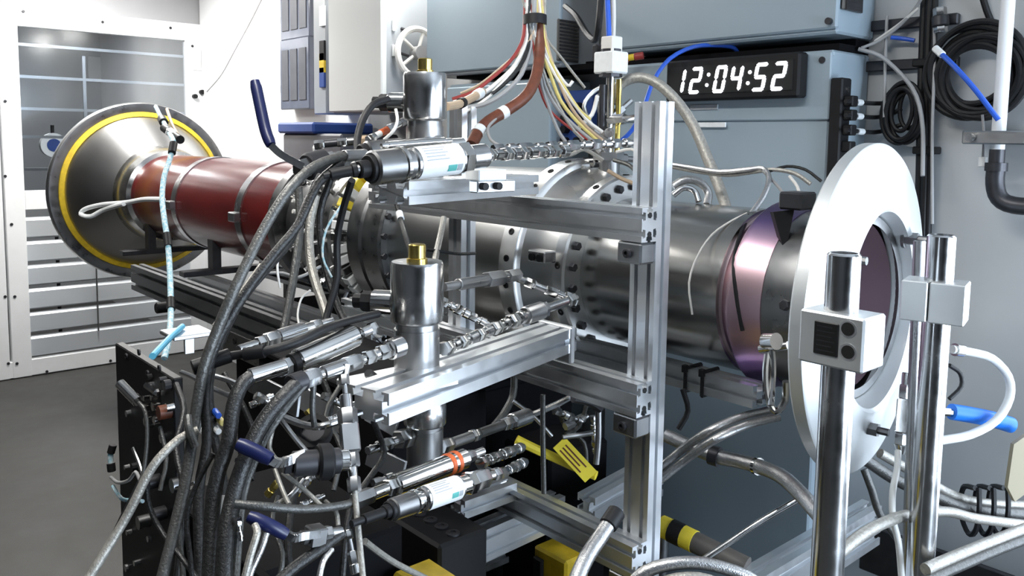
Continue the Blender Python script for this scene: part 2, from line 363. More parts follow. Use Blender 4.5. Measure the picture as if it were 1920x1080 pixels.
# upper blue-grey pair
cu1 = cab('wall_cabinet', 'blue-grey wall cabinet beside the white cabinet, with a vent on its side', xc(800, 100), xc(1047, 100), zc(940, 133), 2.6, 'cabinet_blue')
cu2 = cab('wall_cabinet', 'large blue-grey wall cabinet above the clock', xc(1150, 80), xc(1566, 60), zc(1360, 80), 2.6, 'cabinet_blue')
cl1 = cab('floor_cabinet', 'blue-grey floor cabinet behind the wire bundle, left of the clock cabinet', xc(838, 200), xc(1030, 200), .1, zc(940, 152), 'cabinet_blue')
cl2 = cab('floor_cabinet', 'blue-grey floor cabinet carrying the digital clock', xc(1150, 150), xc(1556, 150), .1, zc(1360, 107), 'cabinet_blue')
def side_vent(t, px0, px1, py0, py1, X):
    a, b = at(px0, py0, X=X), at(px1, py1, X=X); v = t.part('vent', MB().box((X+.001, a.y, b.z), (X+.008, b.y, a.z), .003), 'shelf_brown')
    n = 12
    for i in range(n):
        z = b.z+(a.z-b.z)*(i+.5)/n; t.part('louvre', MB().box((X+.007, a.y+.01, z-.003), (X+.013, b.y-.01, z+.003)), 'dark_metal', v)
X1 = xc(1047, 100); side_vent(cu1, 1043, 1083, 35, 118, X1+.002)
X2 = xc(1566, 60); side_vent(cu2, 1578, 1612, -30, 26, X2+.002)
cu2.part('lock', MB().cyl(V((xc(1556, 40), YC-.001, zc(1556, 40))), V((xc(1556, 40), YC-.012, zc(1556, 40))), .009, n=12), 'dark_metal')
cl2.part('lock', MB().cyl(V((xc(1545, 113), YC-.001, zc(1545, 113))), V((xc(1545, 113), YC-.012, zc(1545, 113))), .009, n=12), 'dark_metal')
zs = zc(1400, 229); xa, xb = xc(1150, 229), xc(1556, 229)
cl2.part('drawer_panel', MB().box((xa, YC-.009, zs+.004), (xb, YC+.001, zc(1360, 112)), .003), 'cabinet_blue')
for (a, b, c, d) in ((1299, 1350, 197, 207), (1304, 1365, 230, 239)):
    cl2.part('label_strip', MB().box((xc(a, c), YC-.013, zc(a, d)), (xc(b, c), YC-.008, zc(a, c)), .001), 'label_white' if c > 200 else 'cabinet_grey')
# shade of the gap between upper and lower cabinets, put in as a black filler
single('gap_shade_fill', MB().box((xc(838, 140), YC+.05, zc(1360, 107)+.001), (xc(1556, 90), YB-.015, zc(1360, 107)+.02)).box((xc(838, 140), YC+.14, zc(1360, 107)+.02), (xc(1556, 90), YB-.015, zc(1360, 82))), 'black_matte', 'black filler standing in for shade in the gap between upper and lower blue-grey cabinets', 'filler')
# white cabinet
YW = 2.0
wx0, wx1, wz = at(616, 100, Y=YW).x, at(708, 100, Y=YW).x, at(660, 211, Y=YW).z
cw = Thing('wall_cabinet', 'glossy white cabinet with a keyed grey side, left of the blue-grey cabinets', 'cabinet', ((wx0+wx1)/2, YB, wz))
cw.part('body', MB().box((wx0, YW+.02, wz), (wx1, YB-.01, 2.65), .006), 'cabinet_grey'); cw.part('door', MB().box((wx0-.004, YW, wz+.004), (wx1+.03, YW+.03, 2.65), .006), 'cabinet_white')
XW = wx1+.001
for py in (48, 95):
    p = at(737, py, X=XW); h = cw.part('hinge', MB().box((XW, p.y-.008, p.z-.025), (XW+.012, p.y+.008, p.z+.025), .002), 'label_white')
    q = at(752, py+5, X=XW); cw.part('key', MB().cyl(q, q+V((.03, .02, -.012)), .006, n=8), 'dark_metal', h)
# hose reel on the side of the white cabinet
p = at(778, 100, X=XW+.02)
hr = Thing('hose_reel', 'small white wheel-shaped reel on the side of the white cabinet', 'reel', p)
hr.part('rim', MB().tube([p+V((.02, math.cos(a)*.105, math.sin(a)*.105)) for a in [k*math.pi/20 for k in range(41)]], .014, 8), 'wire_white')
for k in range(5):
    a = k*1.2566; hr.part('spoke', MB().cyl(p+V((.02, 0, 0)), p+V((.02, math.cos(a)*.1, math.sin(a)*.1)), .008, n=8), 'wire_white')
hr.part('hub', MB().cyl(p, p+V((.05, 0, 0)), .03, n=16), 'wire_grey')
# ---- digital clock
a, b = at(1249, 122, Y=YC-.01), at(1513, 184, Y=YC-.01)
cx0, cx1, cz0, cz1 = a.x, b.x, (at(1255, 192, Y=YC).z+b.z)/2, (a.z+at(1507, 96, Y=YC).z)/2
YK = YC-.055; cx0 = at(1248, 150, Y=YK).x
ck = Thing('digital_clock', 'black digital wall clock reading 12:04:52 in white digits', 'clock', ((cx0+cx1)/2, YC-.01, cz0))
ck.part('case', MB().box((cx0, YK, cz0), (cx1, YC-.0095, cz1), .006), 'black_plastic')
ck.part('screen', MB().box((cx0+.018, YK-.002, cz0+.02), (cx1-.018, YK+.001, cz1-.02)), 'bore')
SEG = {'0': 'abcdef', '1': 'bc', '2': 'abged', '4': 'fgbc', '5': 'afgcd'}
dh = (cz1-cz0)*.56; dw = dh*.54; tk = dh*.15; sh = .18
zmid = (cz0+cz1)/2-.002
def seg_poly(s):
    h, w_, t, g = dh/2, dw, tk, -tk*.28
    hz = lambda z: [(t*.3+g, z), (t*.8+g, z+t/2), (w_-t*.8-g, z+t/2), (w_-t*.3-g, z), (w_-t*.8-g, z-t/2), (t*.8+g, z-t/2)]
    vt = lambda x, z0, z1: [(x, z0+t*.3+g), (x+t/2, z0+t*.8+g), (x+t/2, z1-t*.8-g), (x, z1-t*.3-g), (x-t/2, z1-t*.8-g), (x-t/2, z0+t*.8+g)]
    return {'a': hz(h), 'g': hz(0), 'd': hz(-h), 'f': vt(t*.4, 0, h), 'b': vt(w_-t*.4, 0, h), 'e': vt(t*.4, -h, 0), 'c': vt(w_-t*.4, -h, 0)}[s]
xk = lambda px: xc(px, 150, YK)
for px, ch in ((1266, '1'), (1296, '2'), (1341, '0'), (1371, '4'), (1415, '5'), (1450, '2')):
    xo = xk(px); m = MB()
    for s in SEG[ch]:
        m.prism([(xo+x+sh*z, z+zmid) for x, z in seg_poly(s)], (0, YK-.0022, 0), (1, 0, 0), (0, 0, 1), (0, -1, 0), .0015)
    ck.part('digit', m, 'led', smooth=0)
for px in (1328, 1405):
    for dz in (-.22, .22):
        xo = xk(px)+sh*dz*dh; ck.part('colon_dot', MB().cyl((xo, YK-.002, zmid+dz*dh), (xo, YK-.0038, zmid+dz*dh), tk*.5, n=12), 'led')
# ================================================================== the duct: bell mouth, red tube, casing, outlet ring
AY, AZ = 1.634, 1.225
axx = lambda px, py=500: at(px, py, Y=AY).x
D = Thing('duct_rig', 'long steel test duct from flared bell mouth past red section to white outlet ring', 'duct', (-2.9, AY, AZ))
EX = (1, 0, 0)
def LT(prof, n=72, caps=False): return MB().lathe((0, AY, AZ), EX, prof, n, caps)
bell = D.part('bell_mouth', LT([(-5.15, .48), (-5.15, .511), (-5.125, .516), (-5.102, .511), (-5.095, .502), (-5.095, .456), (-5.085, .432), (-4.95, .352), (-4.80, .262), (-4.78, .235), (-4.80, .225), (-5.12, .42)], 96), 'cone_brushed', label='flared bell mouth with brushed cone')
D.part('rim_lip', LT([(-5.0945, .505), (-5.0935, .507), (-5.0935, .460), (-5.0945, .458)], 96), 'steel_dark', bell)
D.part('yellow_ring', LT([(-5.094, .460), (-5.087, .458), (-5.078, .434), (-5.083, .431)], 96), 'yellow', bell, 'yellow ring round the bell mouth')
D.part('collar', LT([(-4.80, .225), (-4.80, .262), (-4.785, .268), (-4.70, .256), (-4.64, .244), (-4.63, .215)]), 'steel')
red = D.part('red_tube', LT([(-4.66, .2), (-4.66, .222), (-2.93, .222), (-2.93, .2)]), 'red_paint', label='glossy dark red tube section')
for px in (412, 540):
    x = axx(px, 395); D.part('clamp_band', LT([(x-.028, .221), (x-.028, .2265), (x+.028, .2265), (x+.028, .221)]), 'steel', red)
    D.part('band_buckle', MB().box((x-.03, AY-.252, AZ-.02), (x+.03, AY-.222, AZ+.02), .004), 'steel_dull', red)
D.part('inlet_flange', LT([(-2.94, .2), (-2.94, .258), (-2.885, .258), (-2.885, .2)]), 'steel_dark')
man = D.part('instrument_barrel', LT([(-2.89, .2), (-2.87, .215), (-2.80, .215), (-2.79, .21), (-2.76, .21), (-2.75, .245), (-2.70, .245), (-2.69, .215), (-2.56, .215), (-2.55, .25), (-2.50, .25), (-2.49, .225), (-2.34, .225)]), 'steel_dark')
fm = D.part('middle_flange', LT([(-2.345, .2), (-2.345, .262), (-2.335, .272), (-2.265, .272), (-2.255, .262), (-2.245, .272), (-2.155, .272), (-2.148, .266), (-2.148, .2)]), 'steel_dark')
D.part('flange_face', LT([(-2.1485, .2), (-2.1485, .264), (-2.1455, .264), (-2.1455, .2)]), 'alu_dark', fm)
D.part('combustor_tube', LT([(-2.15, .2), (-2.147, .243), (-1.575, .252), (-1.575, .2)]), 'duct_brushed')
f1 = D.part('casing_flange', LT([(-1.585, .2), (-1.585, .272), (-1.58, .280), (-1.525, .280), (-1.52, .272), (-1.52, .2)]), 'casing')
D.part('casing_dome', LT([(-1.52, .262), (-1.50, .258), (-1.46, .245), (-1.43, .230), (-1.425, .2)]), 'casing')
f2 = D.part('outlet_casing_flange', LT([(-1.43, .18), (-1.43, .236), (-1.425, .241), (-1.395, .241), (-1.39, .236), (-1.39, .18)]), 'casing')
bm1, bm2 = bolt_mesh(.0085, .004, 'cap'), bolt_mesh(.011, .012, 'hex')
for k in range(26):
    a = 2*math.pi*(k+.5)/26
    n = V((0, math.cos(a), math.sin(a)))
    D.inst('bolt_hole', bm1, Matrix.Translation(V((-1.5525, AY, AZ))+n*.2785) @ frame(n), 'bore', f1)
    D.inst('bolt', bm2, Matrix.Translation(V((-1.39, AY, AZ))+n*.213) @ frame((1, 0, 0)), 'dark_metal', f2)
    if k % 2 == 0: D.inst('bolt_hole', bm1, Matrix.Translation(V((-1.41, AY, AZ))+n*.239) @ frame(n), 'bore', f2)
    D.inst('bolt', bm2, Matrix.Translation(V((-2.148, AY, AZ))+n*.256) @ frame((1, 0, 0)), 'dark_metal', fm)
D.part('outlet_tube', LT([(-1.40, .17), (-1.395, .183), (-1.0, .183), (-1.0, .17)]), 'duct_long_brushed')
D.part('tinted_ring', LT([(-1.0, .17), (-.968, .183), (-.964, .2), (-.958, .204), (-.950, .203), (-.940, .198), (-.892, .19), (-.892, .17)]), 'purple_tint', label='ring with purple and blue heat tint')
D.part('end_tube', LT([(-.90, .17), (-.90, .188), (-.78, .188), (-.78, .17)]), 'steel_dark')
D.part('liner', LT([(-.80, .176), (-1.3, .168), (-1.3, .0)]), 'liner_metal')
XFR = -.757; FD = V((math.cos(math.radians(6.5)), math.sin(math.radians(6.5)), 0))
fo = D.part('outlet_ring', MB().lathe((XFR, AY, AZ), FD, [(-.03, .19), (-.03, .326), (-.026, .330), (-.004, .330), (0, .326), (.022, .210), (.024, .203), (.018, .196), (-.012, .192), (-.03, .188)], 120, False), 'alu_white', label='large flat white outlet ring')
bs = bolt_mesh(.014, .05, 'stud')
for px, py in ((1550, 482), (1712, 448), (1617, 800)):
    p = at(px, py, X=XFR+.006); p += FD*(FD.dot(V((XFR, AY, AZ))-p)+.004); D.inst('stud', bs, Matrix.Translation(p) @ frame(FD), 'steel_dark', fo)
# bolts holding the end tube, seen on its side
for px, py in ((1472, 572), (1440, 640)):
    p = at(px, py, Y=AY-.19); n = V((0, p.y-AY, p.z-AZ)).normalized(); D.inst('bolt', bm2, Matrix.Translation(V((p.x, AY, AZ))+n*.187) @ frame(n), 'steel')
# ================================================================== aluminium stand
ST = Thing('aluminium_stand', 'slotted aluminium profile stand holding the duct', 'stand', (-1.5, 1.3, 0))
def bar(name, a, b, w, h, nx=1, ny=1, m='alu', up=(0, 0, 1), label=None): return ST.part(name, tslot(MB(), a, b, w, h, nx, ny, up), m, smooth=0, label=label)
bar('post', (-1.031, 1.271, 0), (-1.031, 1.271, 1.627), .042, .062, 1, 2, up=(1, 0, 0), label='tall foreground post')
PB = at(866, 500, Y=1.27)
bar('post', (PB.x, 1.27, 0), (PB.x, 1.27, at(866, 200, Y=1.27).z), .045, .05, 1, 1, up=(1, 0, 0))
for z, x0 in ((1.396, -1.95), (1.060, -2.1), (.738, -2.1)):
    bar('beam', (x0, 1.228, z), (-.999, 1.228, z), .044, .065, 1, 2)
for x in (PB.x, -1.031): bar('post', (x, 2.0, 0), (x, 2.0, 1.0), .045, .045)
bar('rail', (-2.3, 1.47, 1.045), (-.9, 1.47, 1.045), .05, .045)
for x in (PB.x, -1.031):
    for z in ((.97, .45) if x < -1.2 else (.45,)): bar('crossbar', (x, 1.295, z), (x, 1.977, z), .045, .045)
# corner brackets with screw heads at the beam ends
for z in (1.33, .995, 1.63-.2):
    pass
bcap = bolt_mesh(.009, .008, 'cap')
for z in (1.396, 1.060, .738):
    for s in (.018, -.018): ST.inst('end_hole', bolt_mesh(.006, .001, 'hex'), Matrix.Translation((-.9985, 1.228, z+s)) @ frame((1, 0, 0)), 'bore')
    g = ST.part('bracket', MB().box((-1.06, 1.206, z-.075), (-1.0, 1.249, z-.034), .004), 'alu_dark')
    ST.inst('bracket_bolt', bcap, Matrix.Translation((-1.03, 1.206, z-.055)) @ frame((0, -1, 0)), 'dark_metal', g)
# arms reaching towards the camera
def arm(n0, f0, ztop, h, w, nx, ny, d): 
    a, b = V((*n0, ztop-h/2)), V((*f0, ztop-h/2)); return bar('arm', a, b, w, h, nx, ny)
arm((-1.07, .66), (-1.212, 1.206), 1.172, .049, .085, 2, 1, 0)
arm((-1.22, .80), (-1.33, 1.206), 1.478, .04, .08, 2, 1, 0)
for a, b, h in ((at(858, 950, Z=.765), at(955, 915, Z=.765), .04), (at(845, 1040, Z=.66), at(1045, 952, Z=.66), .075)):
    bar('arm', a, b, .05, h, 1, 2 if h > .05 else 1)
e = V((-1.212, 1.206, 1.148)); ST.part('end_plate', MB().box((-1.262, 1.19, 1.10), (-1.162, 1.205, 1.176), .003), 'alu')
# ================================================================== far rail carrying the bell mouth
RL = Thing('bell_rail', 'double slotted rail with dark brackets under the bell mouth and red tube', 'rail', (-3.6, 1.3, 0))
ra, rb = at(258, 522, Y=1.3), at(540, 625, Y=1.3)
zr = (ra.z+rb.z)/2; 
RL.part('rail', tslot(MB(), (ra.x, 1.3, zr), (-2.3, 1.3, zr), .06, .12, 1, 2), 'alu_dark', smooth=0)
RL.part('rail', tslot(MB(), (ra.x+.25, 1.46, zr+.02), (-2.3, 1.46, zr+.02), .06, .06, 1, 1), 'alu', smooth=0)
RL.part('rail', tslot(MB(), (ra.x, 1.95, zr), (-2.3, 1.95, zr), .06, .12, 1, 2), 'alu_dark', smooth=0)
for x in (ra.x+.5, -2.5):
    for y in (1.3, 1.95): RL.part('leg', tslot(MB(), (x, y, 0), (x, y, zr-.06), .06, .06), 'alu_dark', smooth=0)
for x in (-4.55, -3.7):
    RL.part('saddle', MB().box((x-.03, 1.33, zr+.06), (x+.03, 1.92, zr+.085), .003).box((x-.03, 1.46, zr+.08), (x+.03, 1.5, 1.12), .003).box((x-.03, 1.78, zr+.08), (x+.03, 1.82, 1.12), .003), 'dark_metal')
hp = RL.part('hole_plate', MB().box((-3.15, 1.262, zr-.14), (-2.5, 1.269, zr-.05), .002), 'steel_dark')
for k in range(6): RL.inst('plate_hole', bolt_mesh(.012, .003, 'cap'), Matrix.Translation((-3.08+k*.1, 1.261, zr-.08)) @ frame((0, -1, 0)), 'bore', hp)
kn = at(292, 578, Y=1.2); RL.part('clamp_knob', MB().cyl(kn, kn+V((0, .07, 0)), .024, n=16, bev=.004), 'black_plastic')
# ================================================================== two pipes with clamp blocks in front of the outlet ring
def clamp_pipe(px, py, d, w, dp, bz, label, lab2, holes):
    p = at(px, py, d=d); base = V((p.x, p.y, 0))
    t = Thing('clamp_pipe', label, 'pipe', base, group='pipes with clamp blocks')
    r = .024
    t.part('pipe', MB().lathe(base, (0, 0, 1), [(0, r), (p.z-.003, r), (p.z, r-.003), (p.z, r-.005), (p.z-.15, r-.005)], 28, True), 'steel', label=lab2)
    return t, p
t1, p1 = clamp_pipe(1583, 474, 1.215, 0, 0, 0, 'steel pipe with a dark-labelled clamp block, nearest the camera', None, True)
zt_ = at(1585, 584, d=1.215).z; zb_ = at(1560, 694, d=1.19).z
bx0, bx1, by0, by1 = p1.x-.045, p1.x+.053, p1.y-.036, p1.y+.03
blk = t1.part('clamp_block', MB().box((bx0, by0, zb_), (bx1, by1, zt_), .003), 'alu_white')
q = at(1549, 635, Y=by0); t1.part('data_plate', MB().box((q.x-.0185, by0-.002, q.z-.024), (q.x+.0185, by0+.001, q.z+.024), .001), 'label_black', blk)
for i in range(6): t1.part('print_line', MB().box((q.x-.014, by0-.0022, q.z+.0165-i*.007), (q.x+.009+.004*(i % 2), by0-.0018, q.z+.018-i*.007)), 'dark_metal', blk)
for py in (617, 660):
    q = at(1590, py, Y=by0); t1.part('screw_hole', MB().lathe(q+V((0, .001, 0)), (0, -1, 0), [(0, .0125), (.0015, .0125), (.0015, .0095), (.0012, .0095)], 20, False), 'alu', blk); t1.part('bore', MB().cyl(q+V((0, .002, 0)), q-V((0, .0012, 0)), .0096, n=18), 'bore', blk)
t2, p2 = clamp_pipe(1766, 440, 1.50, 0, 0, 0, 'stained steel pipe with a plain split clamp block, behind the other', None, False)
zt_ = at(1745, 527, d=1.5).z; zb_ = at(1745, 610, d=1.47).z
M = Matrix.Translation((p2.x, p2.y, 0)) @ Matrix.Rotation(math.radians(14), 4, 'Z')
b2 = t2.part('clamp_block', MB().box((-.056, -.038, zb_), (-.012, .032, zt_), .002, M).box((-.009, -.038, zb_), (.048, .032, zt_), .002, M), 'alu_white')
# ================================================================== builders for plumbing and cables
def S(p): return at(p[0], p[1], d=p[2])
def rp(px, d): return px*d/F_PX
def hose(name, label, cat, pts, rpx, m, group=None, n=10, ends=None, bands=None, loose=False):
    P = [S(p) for p in pts]; dm = sum(p[2] for p in pts)/len(pts); r = rp(rpx, dm); C_ = spline(P, .025)
    if not ends and not bands: return single(name, MB().tube(C_, r, n), m, label, cat, base=min(P, key=lambda q: q.z), group=group)
    t = Thing(name, label, cat, min(P, key=lambda q: q.z), group)
    t.part('tube', MB().tube(C_, r, n), m)
    for (i, L, k, mm) in (ends or ()):                        # i = 0 start / -1 end: a ferrule of length L, k times the radius
        a = C_[i]; b = C_[1] if i == 0 else C_[-2]; d = (b-a).normalized(); t.part('ferrule', MB().cyl(a-d*.004, a+d*L, r*k, n=14, bev=r*.15), mm)
    for (f, L, k, mm) in (bands or ()):
        j = max(1, min(len(C_)-2, int(f*(len(C_)-1)))); d = (C_[j+1]-C_[j-1]).normalized(); t.part('band', MB().cyl(C_[j]-d*L/2, C_[j]+d*L/2, r*k, n=14), mm)
    return t
def run(name, label, cat, a, b, segs, group=None):
    A, B_ = S(a), S(b); d = (B_-A).normalized(); L = (B_-A).length; tot = sum(s[1] for s in segs); q = 0
    t = Thing(name, label, cat, A if A.z < B_.z else B_, group)
    for s in segs:
        k, ln, rr, m = s[:4]; x0, x1 = q/tot*L, (q+ln)/tot*L; dm = a[2]+(b[2]-a[2])*(q+ln/2)/tot; r = rp(rr, dm); q += ln
        p0, p1 = A+d*(x0-.001), A+d*(x1+.001)
        if k == 'h': t.part('nut', MB().lathe(p0, d, [(0, r*.9), ((x1-x0)*.12, r), ((x1-x0)*.88, r), (x1-x0, r*.9)], 6, True, up=V((.3, .2, 1))), m)
        elif k == 'c': t.part('sleeve', MB().cyl(p0, p1, r, n=20, bev=min(r*.12, (x1-x0)*.2)), m)
        elif k == 't': t.part('tube', MB().cyl(p0, p1, r, n=14), m)
        elif k == 'k': t.part('cone', MB().cyl(p0, p1, r, rp(s[4], dm), n=18), m)
        elif k == 'q':
            Mx = Matrix.Translation(p0) @ frame(d); t.part('block', MB().box((-r, -r, 0), (r, r, x1-x0), r*.15, Mx), m)
        elif k == 'l':                                        # body with a printed label wrapped round it
            bd = t.part('body', MB().cyl(p0, p1, r*.97, n=28, bev=r*.1), 'steel')
            up = (UP-d*UP.dot(d)).normalized(); sd = d.cross(up)
            def patch(f0, f1, a0, a1, rr_):
                n = 10; vs = []
                for i in range(n+1):
                    an = a0+(a1-a0)*i/n
                    for f in (f0, f1): vs.append(p0+d*((x1-x0)*f)+(up*math.cos(an)-sd*math.sin(an)*-1)*rr_)
                inn = [p + (p0+d*((p-p0).dot(d))-p).normalized()*.0006 for p in vs]; N = len(vs)
                fs = [(2*i, 2*i+1, 2*i+3, 2*i+2) for i in range(n)]
                fs += [tuple(N+x for x in f[::-1]) for f in fs] + [(0, 2*n, 2*n+N, N) if False else (0, 1, 1+N, N), (2*n, 2*n+1, 2*n+1+N, 2*n+N)]
                return MB().add(vs+inn, fs)
            cdir = (CAM-(p0+p1)/2); cdir = (cdir-d*cdir.dot(d)).normalized(); a0 = math.atan2(cdir.dot(sd), cdir.dot(up))
            t.part('label', patch(.08, .95, a0-1.45, a0+1.45, r*1.005), 'label_white', bd)
            sg = -1 if sd.dot(UP.cross(d)) < 0 else 1
            for i in range(5): t.part('print_line', patch(.16, .62-.07*(i % 2), a0-1.0+i*.22, a0-.93+i*.22, r*1.02), 'label_print', bd)
            t.part('teal_mark', patch(.60, .78, a0+.35, a0+.8, r*1.02), 'label_teal', bd); t.part('print_mark', patch(.80, .9, a0+.35, a0+.8, r*1.02), 'label_print', bd)
    return t
def fit_segs(n, r=9, m='steel_polished', seed=1):
    rd = random.Random(seed); o = []
    for i in range(n):
        o += [('h', rd.uniform(.8, 1.4), r*rd.uniform(.9, 1.15), m), ('c', rd.uniform(.3, .7), r*rd.uniform(.55, .75), m), ('c', rd.uniform(.5, 1.1), r*rd.uniform(.8, 1.0), rd.choice([m, 'steel'])), ('t', rd.uniform(.2, .6), r*.6, 'steel')]
    return o
def valve(label, px, pyt, pyb, d, rpx, side=True, cap=True, seg=None, up_m='steel', group='actuated steel valves'):
    p = at(px, pyt, d=d); q = at(px, pyb, d=d); b = V((p.x, p.y, q.z)); r = rp(rpx, d); Hh = p.z-q.z
    t = Thing('actuated_valve', label, 'valve', b, group)
    f = seg or .5
    t.part('lower_body', MB().lathe(b, (0, 0, 1), [(0, r*.84), (.004, r*.86), (Hh*(f-.05), r*.86), (Hh*(f-.05), r*.80), (Hh*f, r*.80)], 40), 'steel_dull')
    t.part('actuator', MB().lathe(b+V((0, 0, Hh*f)), (0, 0, 1), [(0, r*.80), (Hh*.02, r*.97), (Hh*.04, r), (Hh*(1-f)-.006, r), (Hh*(1-f), r*.95)], 44), up_m)
    if cap:
        c = t.part('brass_cap', MB().lathe(p, (0, 0, 1), [(0, r*.40), (r*.12, r*.40), (r*.14, r*.33), (r*.62, r*.33), (r*.66, r*.28)], 6 if False else 20), 'brass')
    if side:
        z = b.z+Hh*(.74 if side is True else side); o = V((p.x, p.y, z)); sd = (-RT*.94+FW*.2).normalized(); sd.z = 0; sd.normalize()
        t.part('side_port', MB().cyl(o+sd*r*.9, o+sd*r*1.75, r*.46, n=24, bev=.002), 'steel_polished')
        t.part('connector', MB().cyl(o+sd*r*1.74, o+sd*r*2.15, r*.40, n=8).cyl(o+sd*r*2.14, o+sd*r*2.5, r*.28, n=10), 'black_plastic')
    return t, b, r
# ================================================================== upper level
fits = 'threaded steel fitting runs'
valve('steel actuated valve with brass cap, highest one against the blue-grey cabinet', 797, 137, 342, 1.60, 41, side=.73, seg=.56)
run('pressure_sensor', 'labelled steel pressure sensor with teal mark, on the upper arm', 'sensor', (672, 318, 1.28), (915, 291, 1.46),
    [('c', 16, 17, 'black_plastic'), ('c', 6, 26, 'black_rubber'), ('c', 48, 33, 'steel_dark'), ('c', 6, 35, 'steel_polished'), ('c', 14, 28, 'steel_dull'), ('l', 92, 30, 'steel'), ('h', 20, 31, 'steel_polished'), ('c', 34, 23, 'steel'), ('k', 8, 23, 'steel', 14)], 'pressure sensors')
run('sensor_plug', 'black cable plug screwed onto the upper labelled pressure sensor', 'plug', (608, 330, 1.26), (674, 317, 1.28), [('t', 12, 6, 'black_rubber'), ('c', 40, 11, 'black_plastic'), ('c', 8, 14, 'black_plastic'), ('t', 6, 9, 'steel_dark')])
run('pressure_sensor', 'plain dark steel pressure sensor half hidden behind the upper labelled one', 'sensor', (676, 290, 1.42), (868, 270, 1.54), [('c', 10, 20, 'black_plastic'), ('c', 60, 24, 'steel_dark'), ('c', 60, 20, 'steel'), ('h', 14, 22, 'steel'), ('c', 40, 12, 'steel_polished')], 'pressure sensors')
run('fitting_run', 'row of steel nuts from the upper pressure sensor along the casing top', 'fitting', (910, 291, 1.46), (1062, 283, 1.74), fit_segs(5, 13, seed=3), fits)
run('fitting_run', 'second row of steel nuts along the casing top, just behind the first', 'fitting', (925, 279, 1.75), (1185, 268, 2.02), fit_segs(6, 10, 'steel', 4), fits)
run('bright_rod', 'bright horizontal rod lying above the upper pressure sensor', 'rod', (716, 274, 1.35), (845, 264, 1.45), [('k', 10, 5, 'steel', 8), ('c', 110, 8, 'steel_polished'), ('c', 14, 5, 'steel')])
# white bracket under the upper sensor
p = at(920, 330, d=1.5); wb = Thing('sensor_bracket', 'small white block bracket clamped on the upper arm', 'bracket', p-V((0, 0, .03)))
wb.part('block', MB().box(p+V((-.03, -.035, -.008)), p+V((.01, .03, .012)), .002), 'label_white'); wb.part('plate', MB().box(p+V((-.025, -.03, -.03)), p+V((.0, .06, -.008)), .002), 'alu')
for s in (-.02, .012): wb.part('screw', MB().cyl(p+V((.0, s, -.018)), p+V((.012, s, -.018)), .007, n=10), 'black_plastic')
# blue lever handle high on the left
def lever(name, label, pts, wpx, d, grip, m, body=None):
    t = Thing(name, label, 'lever', S(pts[-1]))
    P = [S(p) for p in pts]; k = grip
    def flat(Q, w, th):
        mb = MB(); C_ = spline(Q, .012); n = len(C_)
        for i in range(n-1):
            dd = (C_[i+1]-C_[i]).normalized(); s = dd.cross(FW).normalized(); f = s.cross(dd)
            q = [C_[i]+s*w+f*th, C_[i]-s*w+f*th, C_[i]-s*w-f*th, C_[i]+s*w-f*th]; q2 = [x+(C_[i+1]-C_[i])*1.02 for x in q]
            mb.add(q+q2, [(0, 1, 2, 3), (4, 7, 6, 5), (0, 4, 5, 1), (1, 5, 6, 2), (2, 6, 7, 3), (3, 7, 4, 0)])
        return mb
    w_ = rp(wpx, d)
    mb = MB().tube(spline(P[:k+1], .012), [w_*.8]+[w_]*(len(spline(P[:k+1], .012))-2)+[w_*.85], 12); mb2 = MB()
    t.part('grip', mb, m); t.part('shank', flat(P[k:], w_*.6, .003), 'steel')
    if body: body(t)
    return t
lever('lever_handle', 'dark navy lever handle standing up beside the red tube', [(478, 152, 1.55), (488, 200, 1.54), (498, 245, 1.53), (508, 272, 1.52), (528, 290, 1.52), (568, 312, 1.52)], 11, 1.54, 3, 'blue_grip')
run('ball_valve', 'dark ball valve at the foot of the upright navy lever', 'valve', (560, 318, 1.54), (640, 296, 1.62), [('h', 14, 20, 'steel_dark'), ('c', 30, 26, 'dark_metal'), ('h', 14, 20, 'steel_dull'), ('c', 16, 14, 'steel')])
# ---- hoses sweeping down from the upper level
big = 'hoses sweeping down past the red tube'
hose('hose', 'thick grey hose curving from the upper sensors down past the red tube', 'hose', [(682, 290, 1.40), (640, 294, 1.36), (590, 312, 1.32), (545, 352, 1.28), (500, 420, 1.25), (462, 495, 1.22), (432, 560, 1.2), (405, 625, 1.19), (382, 690, 1.18), (366, 780, 1.17), (352, 880, 1.15), (330, 980, 1.12), (300, 1100, 1.08)], 10, 'hose_grey', big, 12, ends=[(0, .045, 1.25, 'steel_dull')])
hose('hose', 'black hose hugging the inner side of the thick grey hose', 'hose', [(640, 305, 1.36), (596, 345, 1.33), (560, 420, 1.30), (515, 475, 1.27), (470, 535, 1.24), (428, 600, 1.21), (398, 665, 1.2), (384, 740, 1.19), (388, 830, 1.18), (372, 930, 1.15), (376, 1100, 1.1)], 9, 'hose_dark', big, 12)
hose('hose', 'dark hose leaving the red tube top and dropping to the black rack', 'hose', [(600, 330, 1.5), (575, 380, 1.45), (545, 450, 1.4), (505, 500, 1.36), (455, 560, 1.32), (415, 640, 1.28), (392, 720, 1.25), (402, 820, 1.23), (420, 920, 1.2), (395, 1000, 1.17), (402, 1100, 1.12)], 8, 'hose_dark', big)
for i, dx in enumerate((0, 9)):
    hose('sleeved_line', ['pale grey sleeved line crossing the far rail, left of its twin', 'pale grey sleeved line crossing the far rail, right of its twin'][i], 'line', [(490+dx, 497, 1.27), (455+dx, 545, 1.24), (402+dx*.8, 612, 1.21)], 5.2, 'hose_light', 'pale sleeved lines', bands=[(.98, .02, 1.3, 'black_rubber')])
hose('hose', 'dark vertical hose hanging beside the instrument barrel, left one', 'hose', [(560, 352, 1.5), (562, 430, 1.48), (552, 510, 1.44), (538, 590, 1.4), (528, 640, 1.37)], 8, 'hose_grey', 'vertical hoses by the barrel')
